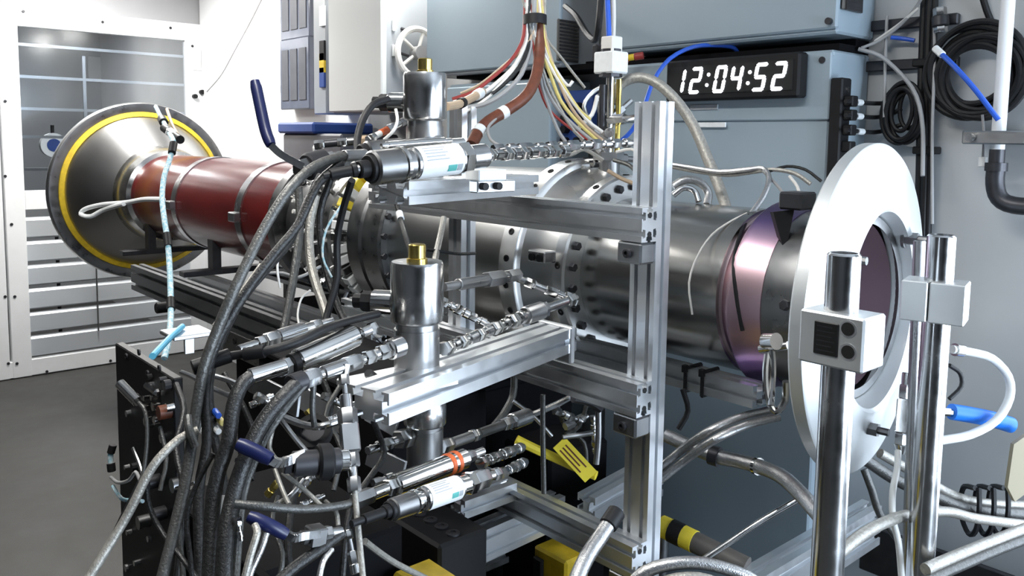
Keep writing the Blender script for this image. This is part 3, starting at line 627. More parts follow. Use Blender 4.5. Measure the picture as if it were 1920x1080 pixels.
hose('hose', 'olive-grey vertical hose bowing over the instrument barrel', 'hose', [(592, 368, 1.52), (580, 430, 1.5), (584, 500, 1.47), (602, 560, 1.43), (618, 608, 1.40)], 8.5, 'hose_light', 'vertical hoses by the barrel')
hose('hose', 'black vertical hose in front of the yellow-tagged strip', 'hose', [(660, 338, 1.36), (644, 390, 1.4), (632, 450, 1.42), (632, 520, 1.42), (615, 585, 1.4), (606, 620, 1.38)], 7, 'black_rubber', 'vertical hoses by the barrel')
hose('hose', 'dark hose bowed over the barrel, just left of the yellow-tagged strip', 'hose', [(622, 330, 1.6), (600, 400, 1.6), (606, 480, 1.58), (628, 560, 1.54), (650, 610, 1.5)], 7, 'hose_dark', 'vertical hoses by the barrel')
hose('capillary', 'thin pale capillary curling in front of the red tube end', 'tube', [(548, 430, 1.45), (528, 460, 1.43), (520, 500, 1.42), (525, 540, 1.42)], 2.2, 'wire_white')
hose('capillary', 'thin pale blue capillary between the barrel hoses', 'tube', [(640, 385, 1.5), (612, 430, 1.5), (605, 480, 1.5), (622, 520, 1.5)], 2.2, 'cord_blue')
hose('capillary', 'thin pale capillary arching below the barrel onto a fitting', 'tube', [(582, 544, 1.4), (565, 560, 1.4), (558, 590, 1.38), (562, 615, 1.36)], 2, 'wire_white')
hose('capillary', 'thin grey capillary running under the barrel towards the far rail', 'tube', [(490, 512, 1.6), (530, 512, 1.62), (560, 520, 1.64), (600, 500, 1.7)], 3, 'wire_grey')
# small fittings on the instrument barrel: bosses and tags
bar_ = random.Random(11)
for k in range(46):
    a = bar_.uniform(1.9, 4.6); x = bar_.uniform(-2.86, -2.40); n = V((0, math.cos(a), math.sin(a))); r0 = .218
    o = V((x, AY, AZ))+n*r0; h = bar_.uniform(.03, .09)
    D.part('port', MB().hexn(o, o+n*h*.5, .016), bar_.choice(['steel', 'steel_dull', 'steel_dark']), man); D.part('probe', MB().cyl(o+n*h*.5, o+n*h, .008, n=8), bar_.choice(['steel_polished', 'steel', 'wire_white']), man)
for k in range(13):
    a = math.radians(128+k*8.6); n = V((0, math.cos(a), math.sin(a))); tq = V((0, -math.sin(a), math.cos(a)))
    o = V((-2.42, AY, AZ))+n*.262; Mx = Matrix.Translation(o) @ Matrix(((1, tq.x, n.x, 0), (0, tq.y, n.y, 0), (0, tq.z, n.z, 0), (0, 0, 0, 1)))
    D.part('tag', MB().box((-.022, -.015, -.04), (.022, .015, .008), .003, Mx), 'yellow_tag' if k in (0, 1, 3) else ('label_white' if k % 3 else 'steel_dark'), man)
# ================================================================== middle level
valve('tall steel actuated valve with brass cap, in the middle of the rig', 782, 490, 704, 1.40, 50, side=.62, seg=.45)
# adapter plate carrying the valve on the middle arm
pv = at(782, 706, d=1.40); pl = single('adapter_plate', MB().box((pv.x-.075, pv.y-.11, pv.z-.012), (pv.x+.05, pv.y+.05, pv.z), .002), 'alu', 'flat metal plate under the middle valve, on the slotted arm', 'plate')
run('fitting_run', 'bright steel fitting run sloping up between black hoses, upper middle', 'fitting', (448, 655, 1.24), (622, 600, 1.38), [('c', 34, 8, 'steel_polished'), ('h', 16, 13, 'steel_polished'), ('h', 22, 15, 'steel'), ('c', 50, 14, 'steel'), ('c', 20, 9, 'steel_polished'), ('h', 16, 11, 'steel'), ('t', 24, 6, 'steel')], fits)
run('polished_cylinder', 'large polished cylinder lying left of the middle valve', 'cylinder', (518, 694, 1.22), (706, 612, 1.36), [('h', 26, 17, 'steel'), ('c', 12, 19, 'black_plastic'), ('c', 112, 22, 'steel_polished'), ('k', 12, 22, 'steel_polished', 11), ('c', 20, 10, 'steel'), ('h', 14, 12, 'steel_polished')])
run('fitting_run', 'front steel fitting run with tee, left of the middle valve', 'fitting', (545, 722, 1.17), (752, 648, 1.33), [('c', 22, 20, 'dark_metal'), ('h', 26, 18, 'steel'), ('c', 8, 11, 'steel_polished'), ('c', 40, 14, 'steel'), ('h', 30, 16, 'steel_polished'), ('c', 10, 9, 'steel_polished'), ('h', 18, 14, 'steel_polished'), ('c', 10, 10, 'steel'), ('h', 22, 15, 'steel_polished'), ('c', 24, 20, 'steel')], fits)
run('regulator', 'upright steel regulator below the fitting tee, with square block', 'regulator', (643, 690, 1.24), (682, 1100, 1.10), [('k', 14, 17, 'steel', 9), ('h', 22, 10, 'steel_dull'), ('t', 20, 5, 'steel'), ('c', 28, 12, 'steel'), ('h', 30, 19, 'steel_dull'), ('q', 54, 17, 'steel'), ('h', 26, 15, 'steel_dull'), ('c', 18, 9, 'steel_polished'), ('h', 26, 13, 'steel_dull'), ('t', 160, 6, 'hose_light')])
hose('plug_cable', 'thick black cable with plug lying across the middle fittings', 'cable', [(366, 688, 1.2), (430, 668, 1.22), (500, 658, 1.22), (560, 640, 1.24), (610, 616, 1.28), (660, 600, 1.34), (710, 588, 1.38)], 8, 'black_rubber', n=12, ends=[(0, .05, 1.7, 'black_plastic')], bands=[(.28, .03, 1.5, 'black_plastic')])
hose('elbow_hose', 'thick dark hose with bright elbow leaving the polished cylinder downward', 'hose', [(530, 688, 1.2), (492, 700, 1.18), (458, 716, 1.16), (438, 760, 1.14), (428, 830, 1.12), (402, 920, 1.1), (392, 1100, 1.05)], 14, 'hose_dark', n=14, ends=[(0, .05, 1.15, 'steel_polished')])
hose('wide_hose', 'widest dark hose dropping from the front fitting tee to the navy lever', 'hose', [(556, 720, 1.17), (528, 748, 1.15), (494, 790, 1.13), (468, 840, 1.11), (440, 920, 1.09), (424, 1000, 1.06), (418, 1100, 1.03)], 15, 'hose_dark', n=14)
hose('hose', 'dark ribbed hose beside the widest hose, nearer the regulator', 'hose', [(575, 716, 1.18), (545, 752, 1.16), (510, 800, 1.14), (484, 850, 1.13), (455, 930, 1.1), (440, 1100, 1.05)], 8, 'hose_grey')
# right of the middle valve
run('fitting_run', 'chain of bright nuts from the middle valve up to the casing', 'fitting', (832, 655, 1.42), (985, 592, 1.62), fit_segs(5, 13, seed=8), fits)
run('fitting_run', 'dull steel filter and nuts ending at the casing elbow', 'fitting', (985, 592, 1.62), (1078, 560, 1.72), [('c', 30, 17, 'steel_dull'), ('h', 8, 16, 'steel'), ('c', 40, 9, 'steel'), ('h', 16, 12, 'steel_polished')], fits)
run('fitting_run', 'dull steel fitting run above, between middle valve and casing band', 'fitting', (833, 538, 1.46), (972, 515, 1.68), [('t', 20, 8, 'steel_dull'), ('c', 44, 11, 'steel_dull'), ('h', 26, 16, 'steel_dull'), ('c', 10, 9, 'steel'), ('h', 20, 13, 'steel_dull')], fits)
run('fitting_run', 'slanting fitting run joining the casing elbow from the upper left', 'fitting', (965, 520, 1.70), (1082, 566, 1.72), [('c', 18, 7, 'steel_dark'), ('h', 18, 9, 'steel_polished'), ('t', 18, 6, 'steel'), ('h', 20, 9, 'steel_polished'), ('c', 12, 8, 'steel'), ('h', 22, 12, 'steel_polished')], fits)
run('fitting_run', 'short slanting nuts right behind the middle valve', 'fitting', (828, 565, 1.55), (915, 608, 1.58), fit_segs(3, 9, seed=12), fits)
# camera-like twin socket on the casing
p = at(1016, 480, Y=AY-.262); sk = Thing('twin_socket', 'small twin socket block mounted on the casing side', 'socket', p)
sk.part('block', MB().box(p+V((-.03, -.02, -.014)), p+V((.03, .02, .014)), .003), 'steel')
for s in (-.013, .013): sk.part('socket', MB().cyl(p+V((s, -.021, -.002)), p+V((s, -.024, -.002)), .009, n=12), 'bore')
hose('capillary', 'black strap wire looped round the rear slotted post', 'wire', [(800, 468, 1.75), (830, 472, 1.76), (860, 476, 1.8), (890, 475, 1.9)], 3, 'black_rubber')
hose('hose', 'grey hose with pale clip dropping onto the middle valve', 'hose', [(742, 375, 1.6), (750, 405, 1.58), (760, 440, 1.52), (772, 478, 1.46)], 5, 'hose_dark', bands=[(.35, .02, 1.4, 'label_white')])
hose('hose', 'pinkish braided line dropping behind the middle valve', 'hose', [(832, 408, 1.85), (826, 440, 1.82), (818, 475, 1.75), (812, 510, 1.66)], 6, 'hose_light')
# ================================================================== lower level
valve('lowest steel actuated valve, under the slotted middle arm', 797, 752, 872, 1.47, 40, side=False, cap=False, seg=.62)
run('fitting_run', 'nuts entering the lowest valve from the left', 'fitting', (690, 845, 1.36), (768, 818, 1.45), [('c', 14, 8, 'steel'), ('h', 20, 12, 'steel_polished'), ('c', 10, 9, 'steel'), ('h', 18, 19, 'steel_polished')], fits)
run('fitting_run', 'fitting run leaving the lowest valve towards the right', 'fitting', (828, 838, 1.48), (990, 780, 1.72), [('h', 14, 14, 'steel'), ('c', 30, 10, 'steel_dull'), ('h', 12, 12, 'steel_polished'), ('c', 40, 9, 'steel_dark'), ('h', 16, 12, 'steel'), ('c', 30, 15, 'steel')], fits)
run('polished_cylinder', 'long polished cylinder with orange bands below the lowest valve', 'cylinder', (664, 940, 1.18), (905, 846, 1.40), [('h', 30, 16, 'steel_dull'), ('c', 24, 12, 'steel_polished'), ('h', 14, 17, 'steel_polished'), ('c', 95, 20, 'steel_polished'), ('c', 7, 21, 'orange'), ('c', 6, 20, 'steel_polished'), ('c', 7, 21, 'orange'), ('c', 16, 19, 'steel_polished'), ('h', 20, 12, 'steel'), ('c', 20, 8, 'steel')])
run('pressure_sensor', 'labelled steel pressure sensor with teal mark, at the bottom of the rig', 'sensor', (728, 958, 1.17), (938, 886, 1.36), [('c', 6, 18, 'black_rubber'), ('c', 34, 21, 'steel_dark'), ('c', 5, 23, 'steel_polished'), ('c', 10, 18, 'steel_polished'), ('l', 66, 23, 'steel'), ('c', 16, 18, 'steel_polished'), ('h', 12, 22, 'steel_polished'), ('h', 28, 19, 'steel'), ('c', 14, 9, 'steel_polished'), ('h', 14, 12, 'steel')], 'pressure sensors')
run('sensor_plug', 'black cable plug on the bottom labelled pressure sensor', 'plug', (660, 982, 1.12), (730, 957, 1.17), [('t', 20, 7, 'black_rubber'), ('c', 36, 10, 'black_plastic'), ('c', 10, 13, 'black_plastic')])
run('fitting_run', 'twin nuts beyond the orange-banded cylinder', 'fitting', (900, 868, 1.38), (980, 838, 1.55), fit_segs(3, 11, seed=21), fits)
run('fitting_run', 'bright nuts at the end of the bottom labelled sensor', 'fitting', (935, 890, 1.36), (985, 866, 1.5), fit_segs(2, 11, seed=22), fits)
# ball valves with navy levers
lever('lever_handle', 'dark navy lever handle of the ball valve, upper of the two by the black rack', [(445, 832, 1.08), (475, 845, 1.08), (508, 862, 1.08), (524, 868, 1.09), (545, 862, 1.11), (570, 850, 1.13)], 14, 1.08, 2, 'blue_grip')
run('ball_valve', 'black ball valve body beside the upper navy lever', 'valve', (532, 872, 1.12), (652, 862, 1.16), [('h', 14, 18, 'dark_metal'), ('c', 40, 24, 'dark_metal'), ('c', 22, 34, 'black_plastic'), ('c', 14, 24, 'dark_metal'), ('c', 14, 20, 'steel_polished')])
lever('lever_handle', 'navy lever handle of the lower ball valve, bright top edge', [(466, 968, 1.04), (500, 983, 1.04), (536, 1002, 1.05), (552, 1008, 1.06), (570, 1004, 1.07), (600, 1000, 1.08)], 13, 1.05, 2, 'blue_grip')
run('ball_valve', 'grey ball valve body beside the lower navy lever', 'valve', (566, 1008, 1.08), (640, 996, 1.12), [('h', 12, 14, 'steel_dark'), ('q', 30, 17, 'steel_dark'), ('h', 14, 15, 'steel_dull'), ('c', 20, 9, 'steel')])
hose('hose', 'dark grey hose running level below the upper navy lever', 'hose', [(440, 945, 1.06), (500, 950, 1.07), (570, 955, 1.1), (640, 948, 1.14), (668, 940, 1.16)], 8, 'hose_grey', n=12)
for i, (pts, r, m, lb) in enumerate([
    ([(520, 778, 1.2), (560, 830, 1.19), (590, 862, 1.18)], 5, 'steel', 'bright straight tube slanting down behind the upper black ball valve'),
    ([(512, 800, 1.17), (505, 838, 1.16), (515, 858, 1.16)], 4.5, 'hose_light', 'short pale tube hooking into the upper navy lever'),
    ([(515, 880, 1.14), (530, 920, 1.12), (542, 946, 1.1)], 4.5, 'hose_light', 'pale tube crossing below the navy lever, left strand'),
    ([(530, 886, 1.14), (570, 918, 1.13), (604, 950, 1.12)], 4.5, 'hose_light', 'pale tube crossing below the navy lever, right strand'),
    ([(528, 780, 1.25), (565, 795, 1.24), (600, 800, 1.23), (640, 788, 1.25)], 7, 'steel', 'curved bright pipe under the front fitting tee'),
    ([(588, 720, 1.22), (586, 770, 1.22), (590, 800, 1.22)], 6, 'hose_grey', 'short upright grey tube under the front fitting tee'),
    ([(398, 704, 1.3), (425, 712, 1.3), (448, 722, 1.3)], 5, 'steel', 'short bright tube over the rack, upper of a pair'),
    ([(398, 728, 1.3), (422, 738, 1.3), (446, 748, 1.3)], 5, 'steel', 'short bright tube over the rack, lower of a pair'),
    ([(340, 698, 1.32), (356, 704, 1.31), (372, 712, 1.3)], 5, 'steel_polished', 'short bright tube end at the black panel corner'),
    ([(610, 940, 1.16), (630, 960, 1.14), (634, 985, 1.13)], 4.5, 'hose_light', 'small hooked tube above the lower ball valve'),
    ([(570, 900, 1.16), (545, 930, 1.13), (520, 945, 1.1)], 5, 'steel', 'bright short tube slanting behind the crossing strands')]):
    hose('small_tube', lb, 'tube', pts, r, m, 'small bright tubes around the ball valves')
hose('hose', 'pale braided hose dropping left of the lower navy lever', 'hose', [(478, 985, 1.03), (482, 1000, 1.02), (470, 1040, 1.01), (455, 1100, 1.0)], 7, 'hose_light')
hose('hose', 'pale braided hose dropping under the lower navy lever', 'hose', [(500, 1000, 1.03), (490, 1030, 1.02), (472, 1070, 1.01), (460, 1110, 1.0)], 6, 'hose_braid')
hose('hose', 'black hose running from the lower ball valve down to the left', 'hose', [(640, 1000, 1.12), (600, 1030, 1.09), (555, 1062, 1.06), (500, 1110, 1.03)], 11, 'hose_dark', n=12)
hose('hose', 'violet-grey hose curving out of the bottom middle', 'hose', [(622, 1030, 1.1), (605, 1055, 1.08), (596, 1100, 1.06)], 6, 'hose_braid')
p = at(414, 952, d=1.1); wt = single('paper_tag', MB().box((-.012, -.016, -.0006), (.012, .016, .0006), 0, Matrix.Translation(p) @ frame(-FW+RT*.3+UP*.2) @ Matrix.Rotation(-.15, 4, 'Z')), 'label_white', 'white paper tag hanging between the dark hoses', 'tag')
run('fitting_run', 'bright nuts on the upright line beside the lower ball valve', 'fitting', (652, 995, 1.13), (668, 1075, 1.11), [('h', 16, 8, 'steel_polished'), ('c', 20, 6, 'steel'), ('h', 22, 10, 'steel'), ('c', 14, 11, 'steel_polished')], fits)
hose('hose', 'thin grey hose curving along the bottom right of the regulator', 'hose', [(684, 1015, 1.2), (710, 1035, 1.25), (745, 1058, 1.3), (800, 1085, 1.36)], 6, 'hose_light')
# ================================================================== black panel and rack at the left
pa, pb = at(224, 642, d=1.60), at(334, 712, Y=at(224, 642, d=1.6).y)
YP = pa.y; zt = pa.z; RKX0, RKX1 = pa.x, pb.x
rk = Thing('instrument_rack', 'black instrument rack with round connectors, at the left edge of the rig', 'rack', ((pa.x+pb.x)/2, YP+.2, 0))
rk.part('front_panel', MB().box((pa.x, YP-.008, .05), (pb.x, YP+.008, zt), .002), 'black_plastic')
rk.part('cabinet', MB().box((pa.x+.02, YP+.009, 0), (-1.24, YP+.36, .84), .006), 'black_matte')
rk.part('side_panel', MB().box((pb.x+.003, YP+.005, .05), (-1.05, YP+.02, .93), .002), 'black_matte')
for px, py, r in ((284, 762, 8), (299, 760, 8), (284, 788, 8), (302, 786, 8), (325, 762, 8), (282, 745, 5), (296, 744, 5)):
    o = at(px, py, Y=YP-.009); c_ = rk.part('connector', MB().cyl(o, o-V((0, .012, 0)), rp(r, 1.45), n=14), 'steel_polished')
o = at(292, 728, Y=YP-.009); rk.part('handle', MB().box(o+V((-.03, -.012, -.006)), o+V((.03, 0, .006)), .004), 'steel')
for px, py in ((262, 660), (278, 700), (300, 690), (238, 668), (310, 722)):
    o = at(px, py, Y=YP-.008); rk.inst('screw', bolt_mesh(.006, .003, 'cap'), Matrix.Translation(o) @ frame((0, -1, 0)), 'dark_metal')
for i, (px, py) in enumerate(((320, 770), (300, 900), (345, 905), (310, 960), (280, 975))):
    o = at(px, py, Y=YP-.008); rk.part('socket', MB().cyl(o, o-V((0, .02, 0)), .012, n=12), ['wire_brown', 'dark_metal', 'steel_dark', 'dark_metal', 'steel_dark'][i])
hose('plug_lead', 'white-sheathed plug and thin grey lead hanging on the black panel', 'lead', [(228, 722, 1.42), (255, 750, 1.40), (272, 772, 1.39), (276, 820, 1.38), (270, 880, 1.37), (262, 905, 1.36)], 4, 'hose_grey', ends=[(0, .05, 2.6, 'steel_polished')])
hose('hose', 'long pale hose arching over the rack to the bottom left corner', 'hose', [(372, 806, 1.16), (335, 824, 1.15), (296, 862, 1.13), (272, 900, 1.12), (250, 945, 1.11), (222, 995, 1.1), (150, 1110, 1.06)], 8.5, 'hose_light', n=14)
hose('hose', 'dark hose lying left of the long pale hose, bottom left', 'hose', [(262, 905, 1.3), (235, 960, 1.28), (205, 1020, 1.26), (150, 1110, 1.22)], 6, 'black_rubber')
hose('hose', 'thin dark hose looping from the pale hose to the bottom', 'hose', [(274, 905, 1.13), (280, 950, 1.13), (305, 1000, 1.12), (340, 1045, 1.1), (380, 1100, 1.08)], 5, 'hose_dark')
hose('hose', 'stubby grey hose end sticking down in front of the rack', 'hose', [(352, 780, 1.16), (355, 805, 1.15), (366, 838, 1.15)], 8, 'hose_grey')
hose('hose', 'thin dark hose hanging left of the white paper tag', 'hose', [(400, 850, 1.12), (368, 910, 1.11), (350, 970, 1.1), (356, 1040, 1.09), (362, 1100, 1.08)], 5, 'hose_dark')
hose('lead', 'pale lead ringed round the edge of the black panel', 'lead', [(208, 895, 1.55), (222, 905, 1.45), (242, 900, 1.4), (254, 885, 1.38), (262, 900, 1.37)], 3.2, 'wire_grey')
hose('blue_tie', 'short pale blue cable tie on the left panel edge', 'tie', [(211, 838, 1.56), (207, 855, 1.56), (209, 880, 1.56)], 5, 'cord_blue', ends=[(0, .012, 1.4, 'black_rubber'), (-1, .012, 1.5, 'black_rubber')])
hose('lead', 'pale blue lead trailing low on the black panel', 'lead', [(212, 912, 1.5), (228, 935, 1.45), (248, 938, 1.42), (268, 940, 1.4)], 3.5, 'cord_blue')
o = at(425, 1020, d=1.14); single('steel_pin', MB().cyl(at(422, 985, d=1.14), at(418, 1070, d=1.13), rp(7, 1.14), n=14, bev=.001), 'steel_dull', 'dull upright steel pin left of the pale braided hoses', 'pin')
# colourful small plugs beside the rack
for i, (px, py, m, lb) in enumerate(((402, 770, 'blue_cable', 'small blue plug among the dark hoses'), (410, 784, 'wire_yellow', 'small cream plug just below the blue plug'), (402, 800, 'label_white', 'small white plug beneath the cream plug'), (378, 805, 'label_white', 'white plug in front of the black rack'))):
    single('cable_plug', MB().cyl(at(px, py, d=1.24), at(px+8, py+10, d=1.22), rp(6, 1.23), n=10, bev=.001), m, lb, 'plug', group='small plugs by the rack')
# slotted plates, and black blocks added for the shade behind the fittings
a = at(330, 618, d=1.9); single('bright_plate', MB().box((a.x-.02, a.y-.03, a.z-.01), (a.x+.07, a.y+.06, a.z), .002).box((a.x-.01, a.y+.02, a.z-.06), (a.x+.0, a.y+.04, a.z-.01)), 'alu', 'small bright bracket beside the blue tape, above the black panel', 'bracket')
ve = Thing('valve_shade_block', 'black block standing in for shade under the middle valve, behind the dark hoses', 'enclosure', (-1.7, 1.05, 0))  # black backdrop added so the space behind the clutter reads dark
ve.part('body', MB().box((-2.05, .93, 0), (-1.42, 1.19, .99), .006), 'black_matte'); ve.part('top_slab', MB().box((-2.07, .92, .99), (-1.415, 1.2, 1.005), .003), 'black_matte')
be = Thing('barrel_shade_block', 'black block added as shade under the instrument barrel', 'enclosure', (-2.9, 1.62, 0))  # added black block; darkens the space below the duct
be.part('body', MB().box((-3.3, 1.40, 0), (-1.80, 1.86, .835), .006), 'black_matte'); be.part('top_slab', MB().box((-3.32, 1.39, .835), (-1.79, 1.87, .855), .003), 'black_matte')
fb = Thing('drilled_bar', 'flat grey drilled bar slanting behind the front fitting tee', 'bar', at(640, 800, d=1.5))
A_, B_ = at(550, 735, d=1.62), at(645, 792, d=1.45); fb.part('bar', MB().box((-.022, -.003, 0), (.022, .003, (B_-A_).length), .001, Matrix.Translation(A_) @ frame(B_-A_, FW)), 'alu')
# ================================================================== braided cord on the bell mouth
cd_ = [(292, 200, 3.9), (303, 222, 3.6), (318, 250, 3.2), (325, 268, 3.0), (318, 300, 2.95), (308, 330, 2.9), (304, 370, 2.85), (308, 410, 2.8), (314, 450, 2.75), (318, 500, 2.7), (320, 550, 2.6), (320, 600, 2.5), (316, 640, 2.4), (308, 672, 2.35)]
hose('braided_cord', 'blue and white braided cord tied down over the bell mouth and red tube', 'cord', cd_, 5, 'cord_blue', bands=[(.22, .12, 2.0, 'black_rubber'), (.55, .05, 1.5, 'black_rubber'), (.73, .05, 1.4, 'black_rubber'), (.88, .05, 1.4, 'black_rubber')])
hose('braided_cord', 'white cord tail with a pale blue loop lying across the bell cone', 'cord', [(306, 374, 2.85), (270, 374, 3.0), (235, 380, 3.1), (190, 384, 3.2), (160, 392, 3.25), (152, 402, 3.25), (170, 406, 3.22), (195, 393, 3.2), (232, 382, 3.08)], 4.5, 'cord_white')
hose('tape_strip', 'bright blue tape strip slanting down to the black panel', 'tape', [(342, 612, 1.9), (320, 632, 1.8), (298, 655, 1.7), (286, 668, 1.62)], 6, 'tape_blue')
hose('rim_probe', 'small cream and orange probe clipped on the bell rim', 'probe', [(313, 205, 4.1), (318, 220, 4.0), (326, 240, 3.9), (340, 262, 3.85)], 3, 'wire_tan')
p = at(325, 268, d=3.0); run('rim_clamp', 'small black clamp where the cord crosses the bell collar', 'clamp', (308, 240, 3.3), (338, 262, 3.1), [('c', 10, 8, 'black_plastic'), ('h', 10, 9, 'steel'), ('c', 10, 8, 'black_plastic')])
# ================================================================== wire bundle from above
T0 = (1002, -20, 2.12)
wb = Thing('strap', 'black strap gathering the hanging wire bundle', 'strap', at(1003, 50, d=2.12))
o = at(1003, 38, d=2.12); wb.part('band', MB().lathe(o-UP*.012, UP, [(0, .024), (0, .030), (.024, .030), (.024, .024), (0, .024)], 24, False), 'black_rubber')
wl = 'wires fanning out of the hanging bundle'
wires = [
    ([(993, -20), (992, 38), (985, 75), (965, 120), (930, 155), (895, 180), (848, 192)], 4, 'wire_white', 'white wire of the hanging bundle, curving left to the upper valve'),
    ([(996, -20), (994, 38), (990, 80), (972, 125), (938, 162), (900, 186), (850, 198)], 4, 'hose_dark', 'dark wire of the hanging bundle, just under the white one going left'),
    ([(990, -20), (990, 38), (976, 80), (952, 118), (918, 148), (886, 172), (846, 186)], 3.5, 'wire_red', 'red-brown wire of the hanging bundle, outermost on the left'),
    ([(1000, -20), (999, 38), (992, 90), (975, 140), (942, 175), (905, 196), (858, 205)], 4.5, 'wire_grey', 'grey wire of the hanging bundle, lowest of those going left'),
    ([(1004, -20), (1004, 38), (1012, 90), (1030, 140), (1050, 190), (1082, 230), (1120, 265)], 3.5, 'wire_yellow', 'yellowish wire of the hanging bundle, dropping towards the probe'),
    ([(1007, -20), (1007, 38), (1018, 85), (1040, 130), (1062, 160), (1072, 152)], 3, 'wire_white', 'white wire of the hanging bundle, ending free above the blue panel'),
    ([(1002, -20), (1002, 38), (1008, 100), (1020, 160), (1045, 205), (1085, 245), (1130, 280)], 3.5, 'wire_grey', 'grey wire of the hanging bundle, dropping straight towards the casing'),
    ([(1009, -20), (1010, 38), (1026, 90), (1045, 150), (1068, 200), (1100, 240), (1140, 272)], 3, 'wire_tan', 'tan wire of the hanging bundle, rightmost to the probe base'),
    ([(998, -20), (998, 38), (1000, 100), (1006, 150), (1024, 200), (1056, 232), (1100, 262)], 2.6, 'wire_red', 'thin red wire of the hanging bundle, middle strand'),
    ([(1006, -20), (1005, 38), (1014, 110), (1026, 170), (1052, 215), (1080, 250), (1112, 280)], 2.6, 'hose_dark', 'thin black wire of the hanging bundle, dropping to the casing'),
    ([(1012, -20), (1012, 38), (1022, 70), (1052, 110), (1075, 140), (1095, 165)], 2.6, 'hose_light', 'short pale wire of the hanging bundle, pointing at the vent')]
rw = random.Random(31)
for k, (ex, ey, m, lb) in enumerate(((1092, 262, 'hose_light', 'pale wire of the hanging bundle, landing furthest left on the casing'), (1128, 248, 'wire_white', 'white wire of the hanging bundle, landing behind the probe'), (1060, 268, 'wire_grey', 'grey wire of the hanging bundle, dropping nearest the fitting rows'), (862, 176, 'wire_tan', 'tan wire of the hanging bundle, highest of those going left'), (870, 210, 'wire_white', 'white wire of the hanging bundle, sagging lowest to the left'), (1105, 225, 'wire_yellow', 'yellowish wire of the hanging bundle, ending beside the foil wire'))):
    x0 = 990+k*4; mx, my = (x0+ex)/2+(-14 if ex > 1000 else 22), 38+(ey-38)*.55
    wires.append(([(x0+rw.uniform(-4, 4), -20), (994+k*3.2, 38), (x0+(ex-x0)*.12, 85), (mx, my), (ex-(ex-mx)*.4, ey-(ey-my)*.28), (ex, ey)], 3.4, m, lb))
for pts, r, m, lb in wires:
    hose('bundle_wire', lb, 'wire', [(1003+(x-1001)*(1.75 if y < 50 else 1), y, 2.12-.0006*max(0, y-60) if m in ('wire_white', 'hose_dark', 'wire_red', 'wire_grey') and x < 985 else 2.12) for x, y in pts], r, m, wl, 8)
hose('brown_sleeve', 'brown braided sleeve with white ties hanging from the wire bundle', 'sleeve', [(1012, 30, 2.13), (1012, 90, 2.12), (1006, 140, 2.08), (988, 178, 2.05), (955, 204, 2.02), (918, 226, 1.98), (898, 246, 1.95), (884, 272, 1.92)], 11, 'wire_brown', n=14, bands=[(.62, .02, 1.12, 'label_white'), (.86, .02, 1.12, 'label_white')])
hose('wire_bunch', 'thick bunch of striped wires tied in black reaching the upper valve', 'cable', [(905, 172, 1.98), (880, 186, 1.9), (858, 196, 1.82), (836, 200, 1.75)], 8, 'wire_tan', bands=[(.6, .02, 1.25, 'black_rubber'), (.05, .03, 1.3, 'label_white')])
hose('loop_wire', 'grey wire loop hanging from the brown sleeve end', 'wire', [(930, 222, 1.98), (915, 240, 1.95), (920, 262, 1.92), (940, 275, 1.9)], 3, 'wire_grey')
hose('black_cable', 'black cable arching from the upper valve stub down to the sensors', 'cable', [(728, 186, 1.55), (700, 196, 1.52), (680, 225, 1.5), (670, 262, 1.48), (672, 290, 1.45)], 7, 'black_rubber', n=12)
run('fitting_run', 'jumble of small bright fittings with orange ring left of the upper valve', 'fitting', (690, 262, 1.62), (760, 226, 1.72), [('h', 12, 8, 'steel_polished'), ('c', 10, 6, 'wire_white'), ('c', 12, 7, 'orange'), ('h', 12, 9, 'steel'), ('c', 12, 6, 'steel_polished'), ('h', 10, 8, 'steel_dark')], fits)
hose('small_tube', 'thin bright wire hanging from the upper valve stub', 'wire', [(742, 205, 1.58), (745, 225, 1.57), (738, 245, 1.56), (720, 262, 1.56)], 3, 'wire_white')
run('fitting_run', 'small dark fittings over the ball valve of the upright lever', 'fitting', (590, 272, 1.68), (690, 262, 1.70), [('h', 14, 9, 'steel'), ('c', 18, 7, 'dark_metal'), ('h', 14, 8, 'steel_polished'), ('c', 18, 8, 'steel_dark'), ('h', 12, 9, 'wire_tan')], fits)
hose('small_tube', 'dark bent tube framing the grey box beyond the lever', 'tube', [(590, 310, 1.75), (590, 280, 1.76), (604, 268, 1.77), (640, 265, 1.78), (690, 270, 1.78)], 5, 'steel_dark')
# ---- vertical probe on the casing
pr = at(1140, 335, d=2.2); PB_ = V((pr.x, pr.y, AZ+.2))
pb = Thing('traverse_probe', 'upright probe with white connector block standing on the casing top', 'probe', PB_)
zz = lambda y: at(1140, y, d=2.2).z
Pv = lambda y: V((PB_.x, PB_.y, zz(y)))
pb.part('base', MB().cyl(V((PB_.x, PB_.y, PB_.z)), Pv(300), .03, n=16).cyl(Pv(300), Pv(285), .04, n=6), 'steel_dull')
pb.part('rod', MB().cyl(Pv(300), Pv(140), .011, n=14), 'steel'); pb.part('rod', MB().cyl(Pv(290)+RT*.022, Pv(150)+RT*.022, .007, n=10), 'brass'); pb.part('rod', MB().cyl(Pv(290)-RT*.02, Pv(160)-RT*.02, .009, n=10), 'dark_metal')
hb = pb.part('connector_block', MB().box(Pv(140)-V((.035, .03, 0)), Pv(100)+V((.035, .03, 0)), .004), 'label_white'); pb.part('collar', MB().cyl(Pv(146), Pv(139), .03, n=8), 'dark_metal', hb); pb.part('collar', MB().cyl(Pv(101), Pv(95), .027, n=10), 'dark_metal', hb); pb.part('connector_block', MB().box(Pv(104)-V((.02, .02, 0)), Pv(72)+V((.022, .02, 0)), .003), 'wire_white')
pb.part('clip', MB().box(Pv(115)-V((.05, .02, 0)), Pv(85)+V((-.034, .02, 0)), .003), 'dark_metal', hb)
rr = random.Random(5)
